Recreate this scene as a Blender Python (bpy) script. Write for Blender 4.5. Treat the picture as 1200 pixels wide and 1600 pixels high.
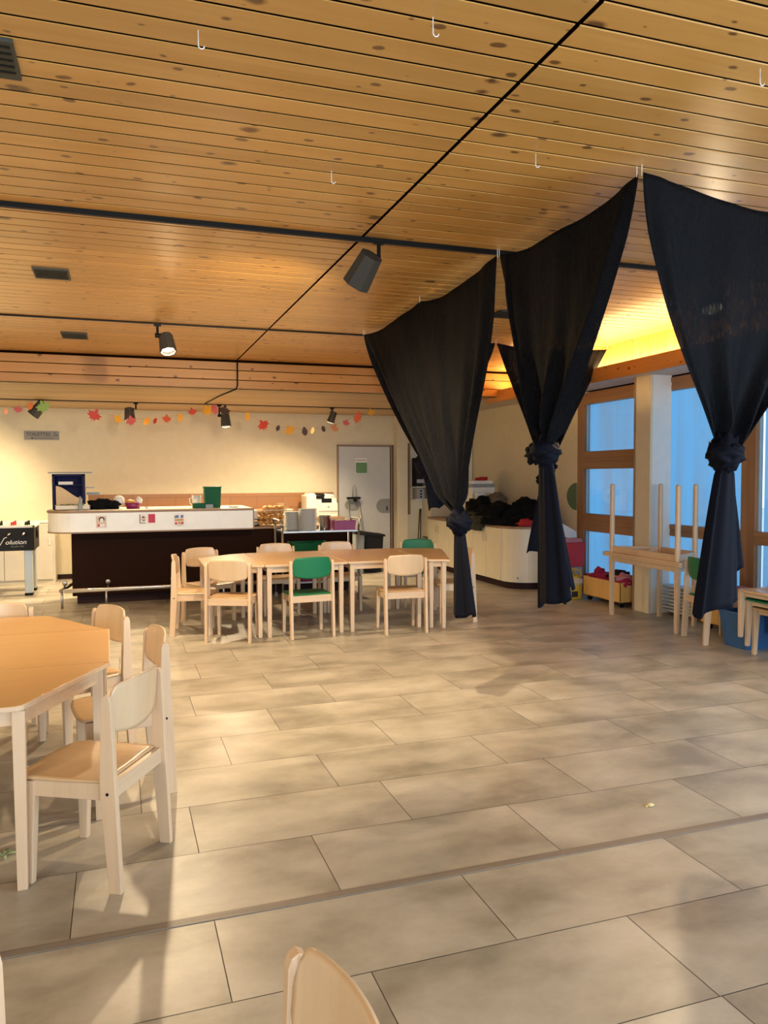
import bpy, bmesh, math, random
from mathutils import Vector, Matrix, noise

# ------------------------------------------------------------------ scene, camera
S = bpy.context.scene
for o in list(bpy.data.objects):
    bpy.data.objects.remove(o)
COL = S.collection
PI = math.pi
random.seed(7)

CAM_H = 1.5
def set_camera():
    yaw, pitch, roll = 0.32878, -0.045466, -0.0040823
    cy, sy, cp, sp = math.cos(yaw), math.sin(yaw), math.cos(pitch), math.sin(pitch)
    fwd = Vector((sy*cp, cy*cp, sp)); right = Vector((cy, -sy, 0)); up = right.cross(fwd)
    r = right*math.cos(roll) + up*math.sin(roll)
    u = up*math.cos(roll) - right*math.sin(roll)
    cd = bpy.data.cameras.new('camera'); c = bpy.data.objects.new('camera', cd); COL.objects.link(c)
    M = Matrix((r, u, -fwd)).transposed().to_4x4()
    M.translation = Vector((0, 0, CAM_H))
    c.matrix_world = M
    cd.sensor_fit = 'VERTICAL'; cd.sensor_height = 36; cd.sensor_width = 27
    cd.lens = 1217.83/1600*36
    cd.clip_start = 0.02; cd.clip_end = 200
    S.camera = c
set_camera()
S.view_settings.view_transform = 'Standard'
S.view_settings.look = 'None'
S.view_settings.gamma = 1
S.view_settings.use_curve_mapping = False
S.view_settings.exposure = 0.5

# world: cool overcast sky
W = bpy.data.worlds.new('overcast_sky'); S.world = W; W.use_nodes = True
wn = W.node_tree.nodes; wl = W.node_tree.links
wn['Background'].inputs[0].default_value = (0.52, 0.74, 1.0, 1)
wn['Background'].inputs[1].default_value = 1.9

def area_light(name, loc, target, sx, sy, power, color):
    ld = bpy.data.lights.new(name, 'AREA'); ld.shape = 'RECTANGLE'; ld.size = sx; ld.size_y = sy
    ld.energy = power; ld.color = color
    o = bpy.data.objects.new(name, ld); COL.objects.link(o); o.location = loc
    d = Vector(target) - Vector(loc)
    o.rotation_euler = d.to_track_quat('-Z', 'Z').to_euler()
    return o
# daylight falling in through the window openings
area_light('daylight_window_right', (6.05, -0.6, 1.45), (0, -0.6, 1.2), 6.4, 2.2, 640, (0.72, 0.87, 1.0))
area_light('daylight_window_back', (0.5, -4.6, 1.5), (0.5, 2, 1.1), 9.0, 2.2, 270, (0.84, 0.92, 1.0))

def point_light(name, loc, power, color, radius=0.05, parent=None):
    ld = bpy.data.lights.new(name, 'POINT'); ld.energy = power; ld.color = color; ld.shadow_soft_size = radius
    o = bpy.data.objects.new(name, ld); COL.objects.link(o); o.location = loc; o.parent = parent
    return o
def spot_light(name, loc, direction, power, color, angle=100, blend=0.7, radius=0.04, parent=None):
    ld = bpy.data.lights.new(name, 'SPOT'); ld.energy = power*2.2; ld.color = color; ld.shadow_soft_size = radius
    ld.spot_size = math.radians(angle); ld.spot_blend = blend
    o = bpy.data.objects.new(name, ld); COL.objects.link(o)
    o.location = loc; o.rotation_euler = Vector(direction).to_track_quat('-Z', 'Z').to_euler(); o.parent = parent
    return o
WARM = (1.0, 0.76, 0.46)

# ------------------------------------------------------------------ materials
def new_mat(name):
    m = bpy.data.materials.new(name); m.use_nodes = True
    nt = m.node_tree; b = nt.nodes['Principled BSDF']
    return m, nt, b
def simple(name, col, rough=0.5, metal=0.0, bump=0.0, bscale=200, spec=None, emis=None, estr=0):
    m, nt, b = new_mat(name)
    N = nt.nodes; L = nt.links
    tc = N.new('ShaderNodeTexCoord'); nz = N.new('ShaderNodeTexNoise'); nz.inputs['Scale'].default_value = 9
    nz.inputs['Detail'].default_value = 4
    L.new(tc.outputs['Object'], nz.inputs['Vector'])
    mr = N.new('ShaderNodeMapRange'); mr.inputs['To Min'].default_value = 0.93; mr.inputs['To Max'].default_value = 1.07
    L.new(nz.outputs['Fac'], mr.inputs['Value'])
    mx = N.new('ShaderNodeVectorMath'); mx.operation = 'SCALE'; mx.inputs[0].default_value = col[:3]
    L.new(mr.outputs[0], mx.inputs['Scale']); L.new(mx.outputs[0], b.inputs['Base Color'])
    b.inputs['Roughness'].default_value = rough; b.inputs['Metallic'].default_value = metal
    if spec is not None: b.inputs['Specular IOR Level'].default_value = spec
    if bump:
        n2 = N.new('ShaderNodeTexNoise'); n2.inputs['Scale'].default_value = bscale; L.new(tc.outputs['Object'], n2.inputs['Vector'])
        bp = N.new('ShaderNodeBump'); bp.inputs['Strength'].default_value = bump; bp.inputs['Distance'].default_value = 0.01
        L.new(n2.outputs['Fac'], bp.inputs['Height']); L.new(bp.outputs[0], b.inputs['Normal'])
    if emis:
        b.inputs['Emission Color'].default_value = (*emis, 1); b.inputs['Emission Strength'].default_value = estr
    return m
def wood(name, c1, c2, scale=(1, 1, 1), rough=0.4, knots=False, axis='X', var=0.12, contrast=1.0, coat=0.0, kcol=(0.075, 0.022, 0.006)):
    """streaky wood; the grain runs along `axis`; attribute 'rnd' shifts and shades each board"""
    m, nt, b = new_mat(name); N = nt.nodes; L = nt.links
    tc = N.new('ShaderNodeTexCoord'); at = N.new('ShaderNodeAttribute'); at.attribute_name = 'rnd'
    mp = N.new('ShaderNodeMapping')
    s = {'X': (1.2, 22, 22), 'Y': (22, 1.2, 22), 'Z': (22, 22, 1.2)}[axis]
    mp.inputs['Scale'].default_value = [a*k for a, k in zip(s, scale)]
    L.new(tc.outputs['Object'], mp.inputs['Vector'])
    off = N.new('ShaderNodeVectorMath'); off.operation = 'MULTIPLY_ADD'
    L.new(at.outputs['Fac'], off.inputs[0]); off.inputs[1].default_value = (37, 91, 53); L.new(mp.outputs[0], off.inputs[2])
    nz = N.new('ShaderNodeTexNoise'); nz.inputs['Scale'].default_value = 1.0; nz.inputs['Detail'].default_value = 5
    nz.inputs['Roughness'].default_value = 0.62; nz.inputs['Distortion'].default_value = 0.6
    L.new(off.outputs[0], nz.inputs['Vector'])
    cr = N.new('ShaderNodeValToRGB'); cr.color_ramp.elements[0].position = 0.5-0.22/contrast; cr.color_ramp.elements[1].position = 0.5+0.22/contrast
    cr.color_ramp.elements[0].color = (*c1, 1); cr.color_ramp.elements[1].color = (*c2, 1)
    L.new(nz.outputs['Fac'], cr.inputs['Fac'])
    out = cr.outputs['Color']
    hv = N.new('ShaderNodeMapRange'); hv.inputs['To Min'].default_value = 1-var; hv.inputs['To Max'].default_value = 1+var
    L.new(at.outputs['Fac'], hv.inputs['Value'])
    sc = N.new('ShaderNodeVectorMath'); sc.operation = 'SCALE'; L.new(out, sc.inputs[0]); L.new(hv.outputs[0], sc.inputs['Scale'])
    out = sc.outputs[0]
    if knots:
        for (vs, th, str_) in ((3.0, 0.085, 0.85), (7.5, 0.12, 0.8)):
            sx = N.new('ShaderNodeSeparateXYZ'); L.new(tc.outputs['Object'], sx.inputs[0])
            ad = N.new('ShaderNodeMath'); ad.operation = 'ADD'
            lo = {'X': 0, 'Y': 1, 'Z': 2}[axis]; o1, o2_ = [i for i in range(3) if i != lo]
            L.new(sx.outputs[o1], ad.inputs[0]); L.new(sx.outputs[o2_], ad.inputs[1])
            la = N.new('ShaderNodeMath'); la.operation = 'MULTIPLY_ADD'; L.new(at.outputs['Fac'], la.inputs[0]); la.inputs[1].default_value = 91
            ls = N.new('ShaderNodeMath'); ls.operation = 'MULTIPLY'; ls.inputs[1].default_value = 0.6; L.new(sx.outputs[lo], ls.inputs[0]); L.new(ls.outputs[0], la.inputs[2])
            o2 = N.new('ShaderNodeCombineXYZ'); L.new(la.outputs[0], o2.inputs[0]); L.new(ad.outputs[0], o2.inputs[1])
            vo = N.new('ShaderNodeTexVoronoi'); vo.inputs['Scale'].default_value = vs; vo.feature = 'F1'; vo.voronoi_dimensions = '2D'
            wob = N.new('ShaderNodeTexNoise'); wob.inputs['Scale'].default_value = 14; L.new(o2.outputs[0], wob.inputs['Vector'])
            o3 = N.new('ShaderNodeVectorMath'); o3.operation = 'MULTIPLY_ADD'; L.new(wob.outputs['Color'], o3.inputs[0])
            o3.inputs[1].default_value = (0.03, 0.02, 0.0); L.new(o2.outputs[0], o3.inputs[2])
            L.new(o3.outputs[0], vo.inputs['Vector'])
            # each cell decides whether its knot shows and how large it is
            sep = N.new('ShaderNodeSeparateColor'); L.new(vo.outputs['Color'], sep.inputs[0])
            sz = N.new('ShaderNodeMapRange'); sz.inputs['From Min'].default_value = 0.22; sz.inputs['From Max'].default_value = 1
            sz.inputs['To Min'].default_value = 0.0; sz.inputs['To Max'].default_value = th
            L.new(sep.outputs[0], sz.inputs['Value'])
            sub = N.new('ShaderNodeMath'); sub.operation = 'SUBTRACT'; L.new(sz.outputs[0], sub.inputs[0]); L.new(vo.outputs['Distance'], sub.inputs[1])
            mr = N.new('ShaderNodeMapRange'); mr.inputs['From Min'].default_value = -0.012; mr.inputs['From Max'].default_value = 0.03
            mr.inputs['To Min'].default_value = 0; mr.inputs['To Max'].default_value = str_
            L.new(sub.outputs[0], mr.inputs['Value'])
            mx = N.new('ShaderNodeMix'); mx.data_type = 'RGBA'; L.new(mr.outputs[0], mx.inputs['Factor'])
            L.new(out, mx.inputs[6]); mx.inputs[7].default_value = (*kcol, 1)
            out = mx.outputs[2]
    L.new(out, b.inputs['Base Color'])
    b.inputs['Roughness'].default_value = rough
    b.inputs['Coat Weight'].default_value = coat; b.inputs['Coat Roughness'].default_value = 0.18
    bp = N.new('ShaderNodeBump'); bp.inputs['Strength'].default_value = 0.05; bp.inputs['Distance'].default_value = 0.004
    L.new(nz.outputs['Fac'], bp.inputs['Height']); L.new(bp.outputs[0], b.inputs['Normal'])
    return m

M = {}
M['beech'] = wood('beech', (0.57, 0.40, 0.25), (0.66, 0.49, 0.32), (1.2, 1.2, 1.2), 0.35, axis='Z', contrast=0.8)
M['beech_x'] = wood('beech_rail', (0.57, 0.40, 0.25), (0.66, 0.49, 0.32), (1.2, 1.2, 1.2), 0.35, axis='X', contrast=0.8)
M['beech_seat'] = wood('beech_plywood', (0.56, 0.36, 0.18), (0.64, 0.43, 0.23), (1, 1, 1), 0.32, axis='Y', contrast=0.8, coat=0.15)
M['beech_back'] = wood('beech_plywood_back', (0.58, 0.41, 0.24), (0.66, 0.49, 0.31), (0.8, 1, 0.8), 0.3, axis='Z', contrast=0.8, coat=0.2)
M['oak_top'] = wood('laminate_table_top', (0.46, 0.25, 0.078), (0.52, 0.29, 0.10), (0.8, 0.8, 0.8), 0.3, axis='X', contrast=0.7, coat=0.25)
M['green'] = simple('green_lacquer', (0.008, 0.16, 0.068), 0.4, spec=0.3)
M['white_plastic'] = simple('white_glide', (0.8, 0.8, 0.78), 0.4)
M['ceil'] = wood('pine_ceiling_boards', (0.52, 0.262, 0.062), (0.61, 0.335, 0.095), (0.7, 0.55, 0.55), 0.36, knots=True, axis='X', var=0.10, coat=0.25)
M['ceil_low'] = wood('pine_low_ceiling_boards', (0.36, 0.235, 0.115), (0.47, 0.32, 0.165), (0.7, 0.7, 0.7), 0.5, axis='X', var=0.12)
M['ceil_y'] = wood('pine_boards_grey', (0.50, 0.42, 0.34), (0.60, 0.52, 0.44), (0.7, 0.7, 0.7), 0.5, axis='Y', var=0.06)
M['pine_v'] = wood('pine_upright_boards', (0.64, 0.36, 0.09), (0.74, 0.45, 0.14), (0.7, 0.7, 0.7), 0.5, axis='Z', var=0.08)
M['beam_x'] = wood('pine_soffit', (0.44, 0.20, 0.045), (0.52, 0.26, 0.065), (0.6, 0.6, 0.6), 0.45, knots=True, axis='X', var=0.05)
M['beam'] = wood('pine_beam', (0.50, 0.215, 0.05), (0.60, 0.29, 0.08), (0.6, 0.6, 0.6), 0.45, knots=True, axis='Y', var=0.0)
M['frame'] = wood('window_frame_wood', (0.25, 0.12, 0.05), (0.33, 0.17, 0.08), (0.6, 0.6, 0.6), 0.45, axis='Z', var=0.05)
M['frame_y'] = wood('window_rail_wood', (0.25, 0.12, 0.05), (0.33, 0.17, 0.08), (0.6, 0.6, 0.6), 0.45, axis='Y', var=0.05)
M['groove'] = simple('dark_groove', (0.010, 0.004, 0.002), 0.9, spec=0)
M['wall'] = simple('cream_plaster', (0.66, 0.58, 0.41), 0.85, bump=0.15, bscale=60)
M['wall_white'] = simple('white_plaster', (0.72, 0.71, 0.68), 0.85, bump=0.1, bscale=60)
M['cream_lam'] = simple('cream_laminate', (0.75, 0.68, 0.50), 0.35)
M['white_lam'] = simple('white_laminate', (0.80, 0.79, 0.72), 0.3)
M['panel_white'] = simple('off_white_board', (0.60, 0.56, 0.48), 0.45)
M['door_grey'] = simple('grey_door_paint', (0.52, 0.52, 0.49), 0.45)
M['dark_edge'] = simple('dark_edge', (0.05, 0.03, 0.02), 0.6)
M['brown_edge'] = wood('brown_wood_edge', (0.25, 0.15, 0.08), (0.34, 0.21, 0.12), rough=0.45)
M['bar_dark'] = simple('dark_brown_carpet_panel', (0.020, 0.008, 0.005), 0.85, bump=0.4, bscale=300, spec=0.1)
M['black'] = simple('black_metal', (0.006, 0.006, 0.006), 0.5, spec=0.15)
M['black_matt'] = simple('black_plastic', (0.009, 0.009, 0.010), 0.6, spec=0.25)
M['lamp_grey'] = simple('grey_lamp_housing', (0.055, 0.05, 0.042), 0.5, spec=0.25)
M['chrome'] = simple('chrome', (0.75, 0.73, 0.70), 0.18, 1.0)
M['steel'] = simple('steel', (0.42, 0.42, 0.42), 0.42, 1.0)
M['alu'] = simple('silver_paint', (0.42, 0.46, 0.46), 0.4, 0.4)
M['vent'] = simple('dark_vent_panel', (0.04, 0.045, 0.035), 0.6)
M['plinth'] = simple('dark_plinth', (0.025, 0.010, 0.010), 0.6, spec=0.15)
M['bluebin'] = simple('blue_plastic', (0.035, 0.12, 0.30), 0.4)
M['red'] = simple('red_plastic', (0.50, 0.02, 0.02), 0.4)
M['purple'] = simple('purple_plastic', (0.22, 0.012, 0.09), 0.35)
M['greenp'] = simple('green_plastic', (0.004, 0.085, 0.035), 0.5, spec=0.15)
M['paper'] = simple('white_paper', (0.78, 0.76, 0.72), 0.7)
M['cloth_black'] = simple('black_cloth_pile', (0.006, 0.006, 0.007), 0.95, bump=0.5, bscale=40, spec=0.1)
M['cloth_olive'] = simple('olive_cloth', (0.035, 0.035, 0.018), 0.95, bump=0.5, bscale=40)
M['cloth_taupe'] = simple('taupe_cloth', (0.14, 0.11, 0.075), 0.95, bump=0.5, bscale=40)
M['cloth_red'] = simple('red_cloth', (0.42, 0.02, 0.02), 0.9, bump=0.5, bscale=40)
M['cloth_crimson'] = simple('crimson_cloth', (0.35, 0.01, 0.05), 0.9, bump=0.5, bscale=40)
M['cloth_pink'] = simple('pink_cloth', (0.55, 0.22, 0.26), 0.9, bump=0.5, bscale=40)
M['yellow'] = simple('yellow_bag_plastic', (0.60, 0.40, 0.04), 0.35, bump=0.4, bscale=18)
M['porcelain'] = simple('porcelain', (0.62, 0.62, 0.60), 0.25)
M['printer'] = simple('printer_plastic', (0.74, 0.70, 0.60), 0.4)
M['grey'] = simple('grey_plastic', (0.30, 0.30, 0.30), 0.5)
M['greyblue'] = simple('grey_blue_plastic', (0.22, 0.26, 0.28), 0.5)
M['navy'] = simple('navy_blue_panel', (0.010, 0.012, 0.06), 0.6, spec=0.15)
M['oak_pale'] = simple('pale_beige_board', (0.62, 0.43, 0.22), 0.5)
M['orange_bun'] = simple('golden_crust', (0.62, 0.30, 0.07), 0.6)
M['clear'] = simple('pale_clear_plastic', (0.62, 0.52, 0.36), 0.3)
M['sign_green'] = simple('green_print', (0.09, 0.26, 0.08), 0.6)
M['sign_grey'] = simple('brushed_sign_plate', (0.24, 0.225, 0.20), 0.5, 0.0)
M['ink'] = simple('black_ink', (0.02, 0.02, 0.02), 0.6)
M['white_ink'] = simple('white_ink', (0.85, 0.85, 0.85), 0.5)
M['skin_print'] = simple('beige_print', (0.62, 0.48, 0.38), 0.6)
M['red_print'] = simple('red_print', (0.50, 0.03, 0.07), 0.6)
M['blue_print'] = simple('blue_print', (0.12, 0.16, 0.45), 0.6)
M['dotgrey'] = simple('grey_dot', (0.26, 0.26, 0.24), 0.6)
M['green_dot'] = simple('sage_green_paint', (0.10, 0.17, 0.10), 0.7)
M['leaf_scrap'] = simple('pale_green_leaf', (0.40, 0.55, 0.30), 0.5)
M['crumb'] = simple('crumb', (0.65, 0.52, 0.25), 0.7)
M['convector'] = simple('convector_enamel', (0.58, 0.60, 0.60), 0.4)
M['concrete'] = simple('outdoor_concrete', (0.42, 0.42, 0.42), 0.9)
M['lamp_on'] = simple('lamp_glow', (1, 0.9, 0.75), 0.5, emis=(1.0, 0.86, 0.66), estr=14)
M['strip_on'] = simple('cove_tube_glow', (1, 0.8, 0.4), 0.5, emis=(1.0, 0.68, 0.26), estr=12)
M['football_green'] = simple('pitch_green', (0.2, 0.35, 0.2), 0.6)
M['orange'] = simple('terracotta_tile', (0.40, 0.185, 0.055), 0.4)

def brick_mat():
    m, nt, b = new_mat('terracotta_splashback'); N = nt.nodes; L = nt.links
    tc = N.new('ShaderNodeTexCoord'); mp = N.new('ShaderNodeMapping'); mp.inputs['Rotation'].default_value = (PI/2, 0, 0)
    L.new(tc.outputs['Object'], mp.inputs['Vector'])
    br = N.new('ShaderNodeTexBrick'); br.inputs['Scale'].default_value = 1; br.inputs['Brick Width'].default_value = 0.42
    br.inputs['Row Height'].default_value = 0.17; br.inputs['Mortar Size'].default_value = 0.004
    br.inputs['Color1'].default_value = (0.29, 0.135, 0.042, 1); br.inputs['Color2'].default_value = (0.33, 0.155, 0.052, 1)
    br.inputs['Mortar'].default_value = (0.20, 0.095, 0.035, 1)
    L.new(mp.outputs[0], br.inputs['Vector']); L.new(br.outputs['Color'], b.inputs['Base Color'])
    b.inputs['Roughness'].default_value = 0.4
    return m
M['splash'] = brick_mat()

def floor_mat():
    m, nt, b = new_mat('stone_look_vinyl_tiles'); N = nt.nodes; L = nt.links
    tc = N.new('ShaderNodeTexCoord'); at = N.new('ShaderNodeAttribute'); at.attribute_name = 'rnd'
    off = N.new('ShaderNodeVectorMath'); off.operation = 'MULTIPLY_ADD'
    L.new(at.outputs['Fac'], off.inputs[0]); off.inputs[1].default_value = (31, 47, 0); L.new(tc.outputs['Object'], off.inputs[2])
    mp = N.new('ShaderNodeMapping'); mp.inputs['Scale'].default_value = (1.5, 2.3, 1); L.new(off.outputs[0], mp.inputs['Vector'])
    n1 = N.new('ShaderNodeTexNoise'); n1.inputs['Scale'].default_value = 1.3; n1.inputs['Detail'].default_value = 6; n1.inputs['Roughness'].default_value = 0.55
    n1.inputs['Distortion'].default_value = 0.15
    L.new(mp.outputs[0], n1.inputs['Vector'])
    cr = N.new('ShaderNodeValToRGB'); e = cr.color_ramp.elements
    e[0].position = 0.33; e[0].color = (0.245, 0.218, 0.168, 1); e[1].position = 0.68; e[1].color = (0.48, 0.44, 0.362, 1)
    c = e.new(0.5); c.color = (0.37, 0.334, 0.265, 1)
    L.new(n1.outputs['Fac'], cr.inputs['Fac'])
    n2 = N.new('ShaderNodeTexNoise'); n2.inputs['Scale'].default_value = 40; n2.inputs['Detail'].default_value = 4
    L.new(tc.outputs['Object'], n2.inputs['Vector'])
    mr = N.new('ShaderNodeMapRange'); mr.inputs['To Min'].default_value = 0.94; mr.inputs['To Max'].default_value = 1.06
    L.new(n2.outputs['Fac'], mr.inputs['Value'])
    sc = N.new('ShaderNodeVectorMath'); sc.operation = 'SCALE'; L.new(cr.outputs[0], sc.inputs[0]); L.new(mr.outputs[0], sc.inputs['Scale'])
    L.new(sc.outputs[0], b.inputs['Base Color'])
    b.inputs['Roughness'].default_value = 0.36; b.inputs['Specular IOR Level'].default_value = 0.42
    bp = N.new('ShaderNodeBump'); bp.inputs['Strength'].default_value = 0.12; bp.inputs['Distance'].default_value = 0.004
    L.new(n2.outputs['Fac'], bp.inputs['Height']); L.new(bp.outputs[0], b.inputs['Normal'])
    return m
M['floor'] = floor_mat()
M['grout'] = simple('floor_joint', (0.10, 0.085, 0.07), 0.8)
M['floor_strip'] = wood('grey_wood_floor_strip', (0.16, 0.13, 0.10), (0.24, 0.20, 0.16), rough=0.45)

def curtain_mat():
    m, nt, b = new_mat('thin_black_curtain_cloth'); N = nt.nodes; L = nt.links
    b.inputs['Base Color'].default_value = (0.0040, 0.0045, 0.0065, 1); b.inputs['Roughness'].default_value = 0.7; b.inputs['Specular IOR Level'].default_value = 0.08
    b.inputs['Sheen Weight'].default_value = 0.0; b.inputs['Sheen Roughness'].default_value = 0.4
    b.inputs['Sheen Tint'].default_value = (0.5, 0.6, 1, 1)
    tc = N.new('ShaderNodeTexCoord')
    nz = N.new('ShaderNodeTexNoise'); nz.inputs['Scale'].default_value = 7; nz.inputs['Detail'].default_value = 5; nz.inputs['Distortion'].default_value = 0.8
    mp = N.new('ShaderNodeMapping'); mp.inputs['Scale'].default_value = (2, 2, 0.5); L.new(tc.outputs['Object'], mp.inputs['Vector'])
    L.new(mp.outputs[0], nz.inputs['Vector'])
    bp = N.new('ShaderNodeBump'); bp.inputs['Strength'].default_value = 0.35; bp.inputs['Distance'].default_value = 0.02
    L.new(nz.outputs['Fac'], bp.inputs['Height']); L.new(bp.outputs[0], b.inputs['Normal'])
    tr = N.new('ShaderNodeBsdfTransparent'); tr.inputs[0].default_value = (1, 1, 1, 1)
    wv = N.new('ShaderNodeTexNoise'); wv.inputs['Scale'].default_value = 90; mp2 = N.new('ShaderNodeMapping')
    mp2.inputs['Scale'].default_value = (1, 1, 0.25); L.new(tc.outputs['Object'], mp2.inputs['Vector']); L.new(mp2.outputs[0], wv.inputs['Vector'])
    mr = N.new('ShaderNodeMapRange'); mr.inputs['From Min'].default_value = 0.42; mr.inputs['From Max'].default_value = 0.75
    mr.inputs['To Min'].default_value = 0.016; mr.inputs['To Max'].default_value = 0.085
    L.new(wv.outputs['Fac'], mr.inputs['Value'])
    mx = N.new('ShaderNodeMixShader'); L.new(mr.outputs[0], mx.inputs[0]); L.new(b.outputs[0], mx.inputs[1]); L.new(tr.outputs[0], mx.inputs[2])
    L.new(mx.outputs[0], N['Material Output'].inputs['Surface'])
    return m
M['curtain'] = curtain_mat()
M['curtain_tail'] = simple('black_curtain_cloth', (0.0035, 0.0045, 0.010), 0.7, bump=0.3, bscale=15, spec=0.1)

def glass_mat():
    m, nt, b = new_mat('window_glass'); N = nt.nodes; L = nt.links
    tr = N.new('ShaderNodeBsdfTransparent'); tr.inputs[0].default_value = (0.93, 0.97, 0.97, 1)
    lw = N.new('ShaderNodeLayerWeight'); lw.inputs[0].default_value = 0.5
    pw = N.new('ShaderNodeMath'); pw.operation = 'POWER'; pw.inputs[1].default_value = 5; L.new(lw.outputs['Facing'], pw.inputs[0])
    fr = N.new('ShaderNodeMath'); fr.operation = 'MULTIPLY_ADD'; fr.inputs[1].default_value = 0.7; fr.inputs[2].default_value = 0.04; L.new(pw.outputs[0], fr.inputs[0])
    gl = N.new('ShaderNodeBsdfGlossy'); gl.inputs['Roughness'].default_value = 0.02
    mx = N.new('ShaderNodeMixShader'); L.new(fr.outputs[0], mx.inputs[0]); L.new(tr.outputs[0], mx.inputs[1]); L.new(gl.outputs[0], mx.inputs[2])
    L.new(mx.outputs[0], N['Material Output'].inputs['Surface'])
    return m
M['glass'] = glass_mat()

def screen_mat():
    m, nt, b = new_mat('frosted_blue_blind_fabric'); N = nt.nodes; L = nt.links
    tc = N.new('ShaderNodeTexCoord'); mp = N.new('ShaderNodeMapping'); mp.inputs['Scale'].default_value = (1, 3.2, 0.22)
    L.new(tc.outputs['Object'], mp.inputs['Vector'])
    nz = N.new('ShaderNodeTexNoise'); nz.inputs['Scale'].default_value = 1.4; nz.inputs['Detail'].default_value = 4; L.new(mp.outputs[0], nz.inputs['Vector'])
    cr = N.new('ShaderNodeValToRGB'); e = cr.color_ramp.elements
    e[0].position = 0.35; e[0].color = (0.22, 0.31, 0.39, 1); e[1].position = 0.66; e[1].color = (0.17, 0.40, 0.58, 1)
    L.new(nz.outputs['Fac'], cr.inputs['Fac'])
    tl = N.new('ShaderNodeBsdfTranslucent'); L.new(cr.outputs[0], tl.inputs[0])
    df = N.new('ShaderNodeBsdfDiffuse'); L.new(cr.outputs[0], df.inputs[0])
    mx = N.new('ShaderNodeMixShader'); mx.inputs[0].default_value = 0.25
    L.new(tl.outputs[0], mx.inputs[1]); L.new(df.outputs[0], mx.inputs[2])
    L.new(mx.outputs[0], N['Material Output'].inputs['Surface'])
    return m
M['screen'] = screen_mat()

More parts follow.
